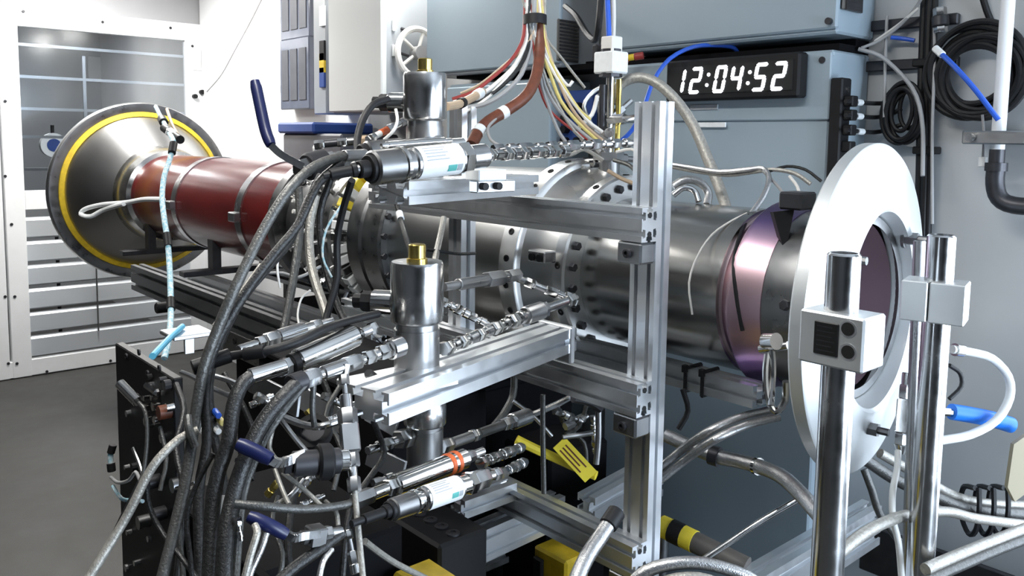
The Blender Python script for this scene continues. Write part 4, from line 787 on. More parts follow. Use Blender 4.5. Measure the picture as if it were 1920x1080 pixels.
for k in range(9):
    a = rr.uniform(0, 6.28); o = Pv(rr.uniform(200, 320)); dd = V((math.cos(a), math.sin(a), rr.uniform(-.2, .8))).normalized(); pb.part('side_fitting', MB().hexn(o, o+dd*.05, .014).cyl(o+dd*.05, o+dd*.085, .008, n=8), rr.choice(['steel', 'steel_polished', 'steel_dark']))
for i, (pts, r, m, lb) in enumerate([
    ([(1125, 285, 2.15), (1100, 260, 2.15), (1085, 240, 2.15), (1110, 215, 2.16), (1120, 180, 2.17)], 4, 'wire_white', 'white crinkled wire looping left of the upright probe'),
    ([(1130, 300, 2.12), (1095, 280, 2.1), (1070, 290, 2.08), (1040, 285, 2.05)], 4, 'hose_light', 'pale wire lying on the casing left of the probe'),
    ([(1150, 300, 2.1), (1180, 310, 2.08), (1200, 330, 2.05), (1225, 340, 2.0)], 4, 'hose_grey', 'grey wire leaving the probe base towards the tall post'),
    ([(1155, 285, 2.12), (1185, 280, 2.1), (1210, 295, 2.05), (1240, 300, 1.98)], 3, 'wire_white', 'white wire leaving the probe base to the right'),
    ([(1140, 320, 2.05), (1165, 335, 2.03), (1190, 345, 2.0), (1215, 360, 1.97)], 4, 'wire_tan', 'tan wire lying over the casing flange right of the probe'),
    ([(1112, 240, 2.18), (1095, 200, 2.18), (1110, 175, 2.18), (1125, 165, 2.18)], 4, 'hose_braid', 'silver foil wire left of the probe rods')]):
    hose('probe_wire', lb, 'wire', pts, r, m, 'wires round the upright probe', 8)
hose('conduit', 'pale grey flexible conduit arching from the probe over the tall post', 'conduit', [(1150, 195, 2.2), (1160, 162, 2.2), (1190, 146, 2.19), (1225, 152, 2.17), (1262, 182, 2.14), (1298, 232, 2.12), (1328, 300, 2.08), (1350, 355, 2.04), (1364, 398, 2.0)], 10, 'hose_light', n=16)
hose('blue_cable', 'thin blue cable arching over the clock and down behind the post', 'cable', [(1386, 106, 2.52), (1376, 90, 2.5), (1345, 85, 2.5), (1300, 88, 2.5), (1256, 110, 2.48), (1226, 150, 2.46), (1206, 205, 2.42), (1184, 245, 2.38), (1160, 268, 2.32)], 4, 'blue_cable')
hose('blue_cable', 'short blue cable hanging straight into the probe connector', 'cable', [(1138, -20, 2.2), (1140, 20, 2.2), (1142, 70, 2.2)], 5, 'blue_cable')
hose('black_cable', 'black cable drooping from the vented cabinet side to the probe', 'cable', [(1060, 12, 2.75), (1080, 30, 2.6), (1100, 62, 2.5), (1115, 75, 2.4), (1122, 50, 2.3), (1128, -20, 2.3)], 6, 'black_rubber')
hose('black_cable', 'white cable hanging beside the blue one above the probe', 'cable', [(1150, -20, 2.22), (1151, 30, 2.22), (1150, 74, 2.22)], 4, 'wire_white')
# blue connector panel between cabinets
a, b = at(1030, 172, Y=2.16), at(1108, 278, Y=2.16)
bp = Thing('connector_panel', 'blue panel of small connectors between the floor cabinets', 'panel', ((a.x+b.x)/2, 2.18, b.z))
bp.part('board', MB().box((a.x, 2.16, b.z), (b.x, 2.19, a.z), .003), 'blue_bin')
for i in range(4):
    for j in range(3):
        o = V((a.x+(b.x-a.x)*(.15+.3*j), 2.16, b.z+(a.z-b.z)*(.12+.2*i))); bp.part('connector', MB().cyl(o, o-V((0, .025, 0)), .014, n=10), 'label_white' if j == 0 else 'black_plastic')
# red and yellow plugs in the cabinet gap
run('cable_plug', 'red plug with yellow ring in the cabinet gap left of the clock', 'plug', (1168, 110, 2.62), (1206, 104, 2.6), [('c', 10, 8, 'wire_red'), ('c', 12, 6, 'yellow'), ('c', 16, 7, 'wire_red')])
# ================================================================== wires over the outlet tube
for i, (pts, r, m, lb) in enumerate([
    ([(1255, 308, 2.0), (1300, 315, 1.98), (1350, 322, 1.96), (1400, 318, 1.94), (1430, 316, 1.93), (1442, 335, 1.9), (1430, 370, 1.86), (1405, 405, 1.82)], 5, 'hose_braid', 'twisted silver lead running above the outlet tube and bending down'),
    ([(1255, 312, 2.0), (1310, 322, 1.98), (1365, 328, 1.96), (1415, 322, 1.94), (1450, 318, 1.92), (1490, 325, 1.9), (1520, 345, 1.88)], 4, 'hose_light', 'pale twisted lead running above the outlet tube to the white ring'),
    ([(1430, 320, 1.92), (1455, 345, 1.9), (1475, 370, 1.86), (1490, 385, 1.84)], 3, 'wire_grey', 'short grey wire dropping behind the white ring'),
    ([(1440, 322, 1.92), (1475, 312, 1.92), (1510, 318, 1.9), (1540, 340, 1.88)], 3, 'hose_dark', 'dark wire bowing up to the white ring edge'),
    ([(1400, 400, 1.82), (1370, 415, 1.8), (1335, 440, 1.78), (1308, 480, 1.75), (1292, 530, 1.73), (1298, 590, 1.72)], 2, 'wire_white', 'hair-thin pale wire curling down the outlet tube'),
    ([(1404, 404, 1.81), (1388, 440, 1.76), (1376, 490, 1.70), (1380, 550, 1.68), (1392, 620, 1.68)], 4, 'black_rubber', 'dark wire lying across the purple tinted ring'),
    ([(1360, 395, 1.95), (1368, 410, 1.92), (1385, 420, 1.88), (1400, 412, 1.84)], 4, 'hose_light', 'pale wire end where the conduit meets the outlet tube'),
    ([(1480, 330, 1.9), (1495, 350, 1.88), (1500, 372, 1.86)], 3, 'wire_white', 'white wire end dangling left of the white ring')]):
    hose('lead_wire', lb, 'wire', pts, r, m, 'leads over the outlet tube', 8)
lp = [(1262, 350, 2.0), (1285, 337, 2.0), (1312, 342, 2.0), (1328, 362, 2.0), (1325, 385, 1.98)]
hose('hose', 'bright steel hose looping out behind the tall post', 'hose', lp, 8, 'hose_braid', n=12)
hose('hose', 'smaller bright hose nested inside the loop behind the post', 'hose', [(1262, 366, 1.98), (1282, 352, 1.98), (1302, 358, 1.98), (1310, 378, 1.97)], 6, 'steel', n=12)
# black wedge clamp behind the ring, chrome shackle below
p = at(1478, 440, d=1.66); bw = Thing('wedge_clamp', 'black wedge clamp gripping the tube end behind the white ring', 'clamp', p-V((0, 0, .05)))
bw.part('wedge', MB().prism([(-.03, .045), (.012, .05), (.0, -.01), (.02, -.055), (-.012, -.02)], p, -RT*-1, UP, FW, .02), 'black_plastic', smooth=0); bw.part('pad', MB().box(p+V((-.02, -.01, .05)), p+V((.03, .05, .085)), .004), 'dark_metal')
sh = Thing('shackle', 'chrome shackle hanging under the tube end beside the white ring', 'shackle', at(1455, 775, d=1.55))
sh.part('loop', MB().tube(spline([S(q) for q in ((1440, 660, 1.58), (1436, 700, 1.57), (1440, 745, 1.56), (1455, 772, 1.55), (1472, 750, 1.54), (1474, 715, 1.53))], .01), rp(7, 1.56), 10), 'steel_polished')
sh.part('strap', MB().tube(spline([S(q) for q in ((1446, 640, 1.57), (1450, 690, 1.57), (1446, 760, 1.55))], .01), rp(6, 1.56), 8), 'steel_polished')
sh.part('pin', MB().cyl(at(1425, 655, d=1.59), at(1478, 648, d=1.55), rp(8, 1.57), n=14), 'steel'); sh.part('eye', MB().cyl(at(1436, 640, d=1.57), at(1456, 640, d=1.545), rp(16, 1.56), n=20), 'steel_polished')
# zip ties and lines on the lower right rail
for i, px in enumerate((1286, 1318)):
    x = at(px, 715, Y=1.445).x; q = [V((x, 1.4425, 1.0705)), V((x, 1.4975, 1.0705)), V((x, 1.4975, 1.0195)), V((x, 1.4425, 1.0195)), V((x, 1.4425, 1.0705))]
    mb = MB()
    for u_, v_ in zip(q[:-1], q[1:]): mb.cyl(u_, v_, .004, n=6)
    mb.box((x-.005, 1.434, 1.062), (x+.005, 1.446, 1.078), .001)
    single('zip_tie', mb, 'black_rubber', ['black zip tie on the lower rail, nearer the tall post', 'black zip tie on the lower rail, nearer the white ring'][i], 'tie', group='zip ties on the lower rail')
# ================================================================== hoses at the lower right
lr = 'braided hoses at the lower right'
for i, (pts, r, m, lb) in enumerate([
    ([(1222, 892, 1.75), (1245, 872, 1.74), (1280, 842, 1.73), (1330, 808, 1.68), (1390, 782, 1.7), (1450, 768, 1.72)], 8, 'hose_braid', 'bright braided hose rising behind the tall post, upper of a pair'),
    ([(1222, 912, 1.74), (1250, 890, 1.73), (1288, 860, 1.72), (1340, 824, 1.66), (1400, 797, 1.68), (1460, 782, 1.7)], 8, 'hose_braid', 'bright braided hose rising behind the tall post, lower of a pair'),
    ([(1245, 815, 1.8), (1290, 835, 1.78), (1340, 855, 1.74), (1400, 868, 1.7), (1460, 890, 1.62), (1500, 925, 1.55), (1540, 970, 1.48)], 14, 'hose_braid', 'wide hose curving from the post to the front pipe'),
    ([(1310, 1055, 1.7), (1370, 1015, 1.7), (1430, 975, 1.7), (1500, 935, 1.7)], 6, 'steel', 'thin steel tube slanting up to the front pipe'),
    ([(1155, 962, 1.45), (1130, 1000, 1.42), (1100, 1045, 1.38), (1075, 1100, 1.34)], 15, 'hose_braid', 'large two-tone hose coming down in front of the bottom beam'),
    ([(1172, 1110, 1.3), (1210, 1072, 1.3), (1270, 1056, 1.3), (1330, 1058, 1.3), (1400, 1080, 1.3), (1440, 1110, 1.3)], 12, 'hose_braid', 'large braided hose arching along the bottom edge'),
    ([(1200, 1120, 1.28), (1250, 1088, 1.28), (1310, 1082, 1.28), (1370, 1100, 1.28)], 9, 'hose_light', 'smaller hose arching inside the large bottom arch'),
    ([(1570, 1040, 1.45), (1620, 1000, 1.5), (1670, 975, 1.55), (1720, 962, 1.62), (1780, 960, 1.7), (1830, 972, 1.76), (1930, 985, 1.85)], 10, 'hose_light', 'pale hose passing behind the rear pipe'),
    ([(1735, 1068, 1.5), (1800, 1040, 1.55), (1870, 1012, 1.6), (1940, 985, 1.65)], 11, 'hose_light', 'pale ribbed hose leaving the bottom right corner, upper strand'),
    ([(1730, 1092, 1.48), (1800, 1062, 1.53), (1870, 1032, 1.58), (1940, 1005, 1.63)], 9, 'hose_grey', 'grey ribbed hose leaving the bottom right corner, lower strand'),
    ([(1620, 860, 1.8), (1680, 900, 1.82), (1750, 930, 1.84), (1820, 955, 1.86), (1930, 965, 1.9)], 11, 'hose_grey', 'grey hose running behind the pipes into the cable ties'),
    ([(1650, 850, 1.84), (1720, 890, 1.86), (1790, 930, 1.88), (1860, 945, 1.9), (1930, 948, 1.92)], 9, 'hose_light', 'pale hose above it running into the cable ties'),
    ([(1620, 880, 1.75), (1635, 920, 1.74), (1650, 965, 1.73), (1690, 1020, 1.72), (1720, 1060, 1.7)], 7, 'hose_grey', 'thin grey hose hanging below the white ring'),
    ([(1684, 845, 1.62), (1682, 880, 1.6), (1674, 920, 1.58), (1674, 970, 1.57), (1685, 1020, 1.56), (1692, 1100, 1.55)], 6, 'hose_white', 'white line dropping straight beside the rear pipe'),
    ([(1785, 655, 1.72), (1820, 660, 1.74), (1860, 672, 1.76), (1890, 705, 1.78), (1893, 745, 1.78), (1868, 788, 1.76), (1820, 815, 1.74), (1770, 825, 1.72), (1730, 832, 1.7)], 8, 'hose_white', 'white braided hose making a wide loop by the bright blue lever'),
    ([(1780, 685, 1.75), (1800, 700, 1.76), (1802, 725, 1.76), (1780, 748, 1.75)], 4, 'black_rubber', 'small black loop of wire behind the rear pipe'),
    ([(1280, 730, 1.75), (1290, 770, 1.75), (1272, 805, 1.75)], 5, 'black_rubber', 'short black cable hanging under the lower rail')]):
    hose('hose', lb, 'hose', pts, r, m, lr, 12, ends=[(0, .03, 1.2, 'black_rubber')] if i == 4 else None, bands=[(.35, .02, 1.35, 'dark_metal'), (.6, .008, 1.2, 'steel_polished')] if i == 2 else ([(.05, .02, 1.5, 'steel_polished')] if i == 14 else None))
for i, px in enumerate((1815, 1842, 1868)):
    a = at(px, 945, d=1.88); single('cable_tie', MB().tube(spline([a+UP*.045-FW*.03+RT*.008, a+UP*.0-FW*.045, a-UP*.05-FW*.03, a-UP*.065-FW*.0, a-UP*.03+FW*.03, a+UP*.03+FW*.02, a+UP*.045-FW*.03], .01), .006, 6), 'black_rubber', ['black cable tie round the wall hoses, left of three', 'black cable tie round the wall hoses, middle of three', 'black cable tie round the wall hoses, right of three'][i], 'tie', group='cable ties round the wall hoses')
# bright blue lever at the right
bl = Thing('lever_handle', 'bright blue lever handle sticking out behind the rear pipe', 'lever', at(1750, 770, d=1.78))
bl.part('grip', MB().tube(spline([S(q) for q in ((1784, 772, 1.78), (1820, 778, 1.79), (1860, 786, 1.8), (1896, 797, 1.81))], .015), rp(15, 1.8), 14), 'blue_bright'); bl.part('shank', MB().tube([S((1735, 770, 1.78)), S((1790, 774, 1.78))], rp(8, 1.78), 8), 'steel')
run('wall_valve', 'white steel valve body standing between the two clamp pipes', 'valve', (1702, 700, 1.66), (1690, 850, 1.64), [('c', 20, 10, 'steel_polished'), ('h', 24, 14, 'steel'), ('q', 56, 14, 'steel_polished'), ('h', 20, 15, 'steel'), ('k', 12, 14, 'steel', 8)])
run('pipe_stub', 'thin steel pipe standing just left of the rear clamp pipe', 'pipe', (1724, 452, 1.60), (1690, 1400, 1.60), [('c', 10, 11, 'steel_dull')])
# ================================================================== equipment on the back wall, left of the white cabinet
YE = 2.26
def ebox(px0, px1, py0, py1, Y, dep, name, label, cat, m, group=None):
    a, b = at(px0, py0, Y=Y), at(px1, py1, Y=Y); t = Thing(name, label, cat, ((a.x+b.x)/2, Y+dep, b.z), group)
    bd = t.part('case', MB().box((a.x, Y, b.z), (b.x, Y+dep, a.z), .006), m); return t, a, b, bd
for i, (y0, y1, lb) in enumerate(((-60, 68, 'smoky plastic wall box high beside the white cabinet'), (76, 204, 'smoky plastic wall box below, just above the blue bin'))):
    t, a, b, bd = ebox(524, 580, y0, y1, YE-.03, .09, 'junction_box', lb, 'box', 'smoky_plastic', 'smoky wall boxes')
    for k in range(3):
        x = a.x+(b.x-a.x)*(.2+.3*k); t.part('module', MB().box((x-.04, YE-.035, b.z+.05), (x+.04, YE-.029, a.z-.06), .002), 'grey_box')
    t.part('latch', MB().box((a.x-.02, YE-.02, b.z+.1), (a.x, YE+.02, b.z+.14), .002), 'steel_dull')
t, a, b, bd = ebox(586, 612, -60, 214, 2.12, .2, 'cable_duct', 'dark slotted cable duct between wall boxes and white cabinet', 'duct', 'cabinet_grey')
for y, m in ((30, 'label_white'), (118, 'yellow'), (145, 'blue_bin'), (95, 'black_plastic')):
    q = at(606, y, Y=2.115); t.part('tag', MB().box((q.x-.03, 2.108, q.z-.05), (q.x+.02, 2.12, q.z+.05), .002), m)
q = at(565, 238, Y=2.1)
bn = Thing('storage_bin', 'grey storage bin with a dark blue rim, under the wall boxes', 'bin', (q.x, 2.0, .98))
a, b = at(530, 250, Y=1.98), at(640, 300, Y=1.98)
bn.part('bin', MB().box((a.x, 1.98, .98), (b.x, 2.3, a.z), .01), 'grey_box'); bn.part('rim', MB().box((a.x-.02, 1.96, a.z), (a.x+.36, 2.3, a.z+.055), .01), 'blue_bin')
tb = Thing('side_table', 'dark bench against the back wall under the storage bin', 'bench', ((a.x+b.x)/2, 2.15, 0))
tb.part('top', MB().box((a.x-.1, 1.96, .95), (b.x+.5, YB-.02, .98), .003), 'shelf_brown')
for x in (a.x-.06, b.x+.44):
    for y in (2.03, 2.27): tb.part('leg', MB().box((x-.02, y-.02, 0), (x+.02, y+.02, .95), .002), 'shelf_brown')
hose('wall_wire', 'thin black wire slanting down the white wall from the ceiling', 'wire', [(495, -10, 5.0), (470, 40, 5.1), (440, 95, 5.2), (415, 140, 5.3), (388, 172, 5.4)], 1.2, 'wire_grey')
# ================================================================== wall right of the cabinets
YR = YB-.014
xr = lambda px, py=200: at(px, py, Y=YR).x
# black power strip on the clock cabinet's side
XS = xc(1556, 150)+.012
a, b = at(1560, 146, X=XS), at(1592, 420, X=XS)
ps = Thing('power_strip', 'black upright power strip on the side of the clock cabinet', 'power strip', (XS, (a.y+b.y)/2, b.z))
ps.part('body', MB().box((XS-.004, a.y, b.z), (XS+.03, a.y+.05, a.z), .004), 'black_plastic')
for py in (190, 216, 244, 275):
    q = at(1586, py, X=XS+.03); ps.part('plug', MB().box((XS+.029, a.y+.01, q.z-.014), (XS+.055, a.y+.04, q.z+.014), .003), 'black_plastic')
ps.part('screw', MB().cyl((XS+.03, a.y+.025, a.z-.03), (XS+.034, a.y+.025, a.z-.03), .007, n=10), 'steel')
for i, py in enumerate((190, 216, 244)):
    q = at(1586, py, X=XS+.05)
    e = [at(1640, py+4, Y=YR-.04), at(1668, py+1-i*2, Y=YR-.04), at(1690, py-14+2*i, Y=YR-.04)]
    lb = ['black cable with white label from the power strip, topmost', 'black cable with white label from the power strip, middle', 'black cable with white label from the power strip, lowest'][i]
    t = Thing('power_cable', lb, 'cable', q, 'labelled power cables'); C_ = spline([q+V((0, .0, 0))]+e, .02); t.part('cord', MB().tube(C_, .006, 8), 'black_rubber')
    j = 4; dd = (C_[j+1]-C_[j]).normalized(); t.part('label_sleeve', MB().cyl(C_[j]-dd*.02, C_[j]+dd*.02, .0085, n=10), 'label_white')
# channels on the wall
for i, (py, lb) in enumerate(((45, 'dark slotted channel on the wall, upper one by the cabinets'), (122, 'dark slotted channel on the wall, lower one by the cabinets'))):
    a, b = at(1628, py-12, Y=YR), at(1800, py+10, Y=YR); single('wall_channel', MB().box((a.x, YR-.02, at(1700, py+10, Y=YR).z), (b.x, YR, at(1700, py-10, Y=YR).z), .003), 'dark_metal', lb, 'channel', group='wall channels')
cv = 'black vertical cables on the wall'
for i, (px, r, lb) in enumerate(((1726, 7, 'black vertical cable of the wall bundle, left strand'), (1737, 8, 'black vertical cable of the wall bundle, middle strand'), (1746, 6, 'black vertical cable of the wall bundle, right strand'))):
    pts = [at(px+8, -20, Y=YR-.03), at(px+4, 80, Y=YR-.03), at(px, 200, Y=YR-.035), at(px-2, 320, Y=YR-.03), at(px-6, 460, Y=YR-.03), at(px-8, 700, Y=YR-.03)]
    single('wall_cable', MB().tube(spline(pts, .03), rp(r, 2.2), 10), 'black_rubber', lb, 'cable', group=cv)
for i, py in enumerate((118, 282)):
    o = at(1736, py, Y=YR-.033); single('cable_clip', MB().box(o+V((-.028, -.02, -.01)), o+V((.028, .03, .01)), .003), 'black_plastic', ['black clip round the wall cable bundle, upper', 'black clip round the wall cable bundle, lower'][i], 'clip', group='cable bundle clips')
def coil(label, px, py, rx, rz, r, n, m, tilt=0, thick=.02):
    c = at(px, py, Y=YR-.04); rd = random.Random(px); t = Thing('cable_coil', label, 'coil', c-V((0, 0, rz)))
    for k in range(n):
        dx, dz, dr = rd.uniform(-1, 1)*thick*.5, rd.uniform(-1, 1)*thick*.5, rd.uniform(-.5, .5)*thick
        t.part('turn', MB().tube([c+V(((rx+dr)*math.cos(a)+dx, -.008*(k % 4), (rz+dr)*math.sin(a)+dz)) for a in [j*math.pi/24 for j in range(49)]], r, 8), m)
    return t
coil('large black cable coil hung on the right wall', 1838, 140, .098, .10, .008, 12, 'black_rubber', thick=.035)
coil('small black cable coil hanging beside the power cables', 1700, 213, .038, .065, .006, 7, 'black_rubber', thick=.03)
hose('black_cable', 'black cable dropping from above onto the large wall coil', 'cable', [(1838, -20, 2.1), (1850, 20, 2.1), (1860, 48, 2.1), (1850, 66, 2.1)], 6, 'black_rubber')
hose('blue_cable', 'blue cable slanting across the large wall coil', 'cable', [(1755, 92, 2.06), (1790, 125, 2.0), (1830, 170, 1.96), (1872, 225, 1.94)], 5, 'blue_cable', ends=[(0, .03, 1.4, 'label_white')])
hose('blue_cable', 'short blue cable running level along the upper wall channel', 'cable', [(1670, 70, 2.25), (1690, 72, 2.24), (1715, 76, 2.22)], 4, 'blue_cable')
hose('grey_cable', 'thin grey cable bowing from the cabinet gap down the wall bundle', 'cable', [(1610, 92, 2.28), (1650, 105, 2.25), (1690, 140, 2.22), (1718, 180, 2.18), (1730, 240, 2.16), (1730, 330, 2.14)], 4, 'wire_grey')
hose('grey_cable', 'thin grey cable rising from the cabinet gap to the ceiling', 'cable', [(1615, 90, 2.28), (1650, 75, 2.26), (1690, 45, 2.22), (1720, 10, 2.18), (1735, -20, 2.15)], 3, 'wire_grey')
hose('grey_cable', 'second thin grey cable rising beside the first to the wall bundle', 'cable', [(1640, 78, 2.27), (1680, 50, 2.24), (1705, 30, 2.2), (1722, 15, 2.18)], 3, 'wire_white')
hose('grey_cable', 'thin pale wire hanging straight down the wall by the channels', 'wire', [(1663, 30, 2.26), (1660, 110, 2.26), (1658, 220, 2.25)], 3, 'wire_grey')
hose('grey_cable', 'thin pale cord on the wall right of the cable bundle', 'cord', [(1752, 30, 2.16), (1752, 120, 2.15), (1748, 250, 2.14), (1748, 420, 2.12)], 3, 'wire_grey')
hose('grey_cable', 'thin black cord hanging under the large wall coil', 'cord', [(1842, 215, 2.06), (1845, 260, 2.06), (1842, 310, 2.06)], 2.5, 'wire_grey', ends=[(-1, .02, 3, 'label_white')])
# small conduit box with fittings
run('conduit_fitting', 'cluster of steel conduit fittings on the wall beside the coil', 'fitting', (1762, 15, 2.14), (1764, 62, 2.14), [('h', 12, 12, 'steel_dull'), ('c', 14, 15, 'dark_metal'), ('h', 10, 12, 'steel')])
# conduit with iron elbow at the far right
a = at(1893, -40, Y=YR-.10); zl = at(1888, 282, Y=YR-.10)
cp = Thing('conduit_pipe', 'white vertical conduit ending in a dark iron elbow at the right edge', 'pipe', (a.x, YR-.1, at(1888, 385, Y=YR-.1).z))
cp.part('pipe', MB().cyl((a.x, YR-.1, zl.z), (a.x, YR-.1, ZC), .0158, n=20), 'white_paint')
el = cp.part('iron_nipple', MB().cyl((a.x, YR-.1, zl.z+.002), (a.x, YR-.1, zl.z-.05), .0175, n=18).cyl((a.x, YR-.1, zl.z-.03), (a.x, YR-.1, zl.z-.05), .025, n=18), 'dark_metal')
pe = [V((a.x, YR-.1, zl.z-.04)), V((a.x, YR-.1, zl.z-.08)), V((a.x+.012, YR-.1, zl.z-.115)), V((a.x+.045, YR-.1, zl.z-.13)), V((a.x+.12, YR-.1, zl.z-.13))]
cp.part('iron_elbow', MB().tube(spline(pe, .012), .021, 16), 'dark_metal', label='dark cast iron elbow'); 
for z in (zl.z+.03, zl.z+.62): cp.part('strut_clamp', MB().box((a.x-.07, YR-.135, z-.016), (a.x+.07, YR, z+.016), .003), 'steel_dull')
cp.part('clamp_screw', MB().cyl((a.x-.045, YR-.14, zl.z+.03), (a.x-.045, YR-.16, zl.z+.03), .009, n=10), 'steel')
# beige hanging tool edge at the right
a = at(1912, 860, d=1.75); single('beige_strap', MB().prism([(-.012, .03), (.03, .06), (.03, -.06), (-.01, -.09), (-.025, -.06)], a, RT, UP, FW, .012), 'beige', 'beige webbing strap hanging at the lower right edge', 'strap')
# low kerb tray behind the right-hand hoses
single('cable_tray', MB().box((-1.0, YB-.16, .42), (XR-.1, YB-.02, .47), .004).box((-1.0, YB-.165, .40), (XR-.1, YB-.155, .53), .003), 'dark_metal', 'black low cable tray along the wall at the right', 'tray')
# ================================================================== under the stand
single('floor_shade', MB().box((-2.55, .45, 0), (-.3, 2.05, .003)), 'black_matte', 'black sheet darkening the floor beneath the rig, in place of shade', 'sheet')  # thin black sheet added where the floor lies in shade
hose('lockout_strap', 'yellow webbing strap stretched under the stand', 'strap', [(968, 824, 2.0), (1000, 840, 2.0), (1040, 858, 2.0), (1080, 876, 1.98), (1118, 892, 1.96)], 9, 'yellow_tag', n=8)
o = at(1078, 862, d=1.95); Mx = Matrix.Translation(o) @ Matrix(((RT.x, UP.x, -FW.x, 0), (RT.y, UP.y, -FW.y, 0), (RT.z, UP.z, -FW.z, 0), (0, 0, 0, 1))) @ Matrix.Rotation(math.radians(-47), 4, 'Z')
yt = Thing('warning_tag', 'yellow printed tag hanging on the yellow strap', 'tag', o); yt.part('card', MB().box((-.055, -.019, -.001), (.055, .019, .001), .0005, Mx), 'yellow_tag')
for k in range(3): yt.part('print_mark', MB().box((-.04, -.012+k*.009, .001), (.03-.012*(k % 2), -.0085+k*.009, .0016), 0, Mx), 'wire_brown')
# low cross members
ub = Thing('base_frame', 'low slotted aluminium base frame lit from the doorway', 'frame', (-1.2, 1.5, 0))
def ubar(a, b, w, h, nx, ny): ub.part('beam', tslot(MB(), a, b, w, h, nx, ny), 'alu', smooth=0)
a, b = at(1042, 985, Y=1.30), at(1185, 868, Y=1.75); z0 = (a.z+b.z)/2
ubar((a.x, 1.40, z0), (a.x-.05, 1.72, z0), .05, .10, 1, 2)
a = at(1400, 1080, Y=1.45); ubar((a.x, 1.30, a.z-.05), (a.x, 2.0, a.z-.05), .05, .10, 1, 2)
for x, y in ((-1.5, 1.32), (-1.5, 1.95), (-.62, 1.32), (-.62, 1.95)): ub.part('foot', MB().cyl((x, y, 0), (x, y, .38), .022, n=12), 'alu_dark')
# dark equipment box with row of holes, yellow crate
eb = Thing('drilled_box', 'black equipment box with a row of holes at the bottom', 'box', (-1.18, 1.03, 0))
eb.part('box', MB().box((-1.37, .90, 0), (-1.21, 1.02, .79), .006), 'black_plastic')
for k in range(4): eb.inst('hole', bolt_mesh(.014, .004, 'cap'), Matrix.Translation(V((-1.345+k*.037, .95, .79))), 'dark_metal')
a, b = at(700, 1062, Y=.80), at(835, 1062, Y=.80); zq = (a.z+b.z)/2-.03
yc = Thing('yellow_crate', 'yellow crate at the bottom under the drilled black box', 'crate', ((a.x+b.x)/2, .845, 0))
yc.part('shell', MB().box((max(a.x, -1.22), .80, .1), (b.x, .885, zq), .006), 'yellow'); yc.part('rim', MB().box((max(a.x, -1.22)-.006, .794, zq-.03), (b.x+.006, .889, zq-.015), .004), 'yellow'); yc.part('plinth', MB().box((max(a.x, -1.22)+.01, .81, 0), (b.x-.01, .875, .1), .004), 'black_plastic')
a, b = at(1000, 1022, Y=1.32), at(1062, 1022, Y=1.32)
yd = Thing('yellow_crate', 'yellow battery case under the bottom beam', 'crate', ((a.x+b.x)/2, 1.36, 0))
yd.part('shell', MB().box((a.x, 1.32, .08), (b.x, 1.40, a.z), .006), 'yellow'); yd.part('plinth', MB().box((a.x, 1.32, 0), (b.x, 1.40, .08), .004), 'black_plastic'); yd.part('cell', MB().box((a.x+.01, 1.308, a.z-.12), (a.x+.04, 1.32, a.z-.02), .003), 'black_plastic')
# brown pipe with yellow bands
hose('lagged_pipe', 'brown lagged pipe with yellow and black bands under the tall post', 'pipe', [(1215, 975, 1.9), (1270, 1000, 1.85), (1330, 1030, 1.8), (1400, 1065, 1.75)], 20, 'shelf_brown', n=18, bands=[(.26, .03, 1.06, 'yellow_tag'), (.40, .03, 1.12, 'black_rubber'), (.54, .035, 1.06, 'yellow_tag')])
# thin lines crossing under the stand
for pts, r, m, lb in (
    ([(965, 690, 1.85), (962, 740, 1.85), (945, 775, 1.82), (925, 800, 1.78)], 7, 'hose_grey', 'grey hose curling down behind the middle beam'),
    ([(962, 752, 1.8), (1000, 780, 1.8), (1035, 818, 1.8)], 4, 'steel_dull', 'thin tube slanting under the middle beam'),
    ([(1018, 740, 1.75), (1018, 820, 1.75), (1020, 925, 1.75)], 5, 'hose_grey', 'thin upright grey line in front of the yellow strap'),
    ([(998, 778, 1.85), (1040, 760, 1.9), (1082, 738, 1.95)], 6, 'steel', 'short bright rod rising under the middle beam'),
    ([(1055, 820, 1.95), (1085, 816, 1.96), (1110, 812, 1.98)], 5, 'steel_dull', 'short bright rod above the yellow tag'),
    ([(1122, 770, 1.95), (1122, 820, 1.95), (1118, 870, 1.95)], 6, 'steel_dull', 'chain of small fittings hanging right of the yellow tag'),
    ([(1075, 745, 1.9), (1105, 752, 1.92), (1125, 765, 1.94)], 10, 'dark_metal', 'dark hose elbow under the middle beam')):
    hose('stand_line', lb, 'tube', pts, r, m, 'lines under the stand')
single('dark_block', MB().box((-1.63, 1.42, 0), (-1.45, 1.64, .76), .008), 'black_matte', 'black block filling the dark area under the duct, behind the yellow strap', 'case')  # black block added as dark mass beneath the duct
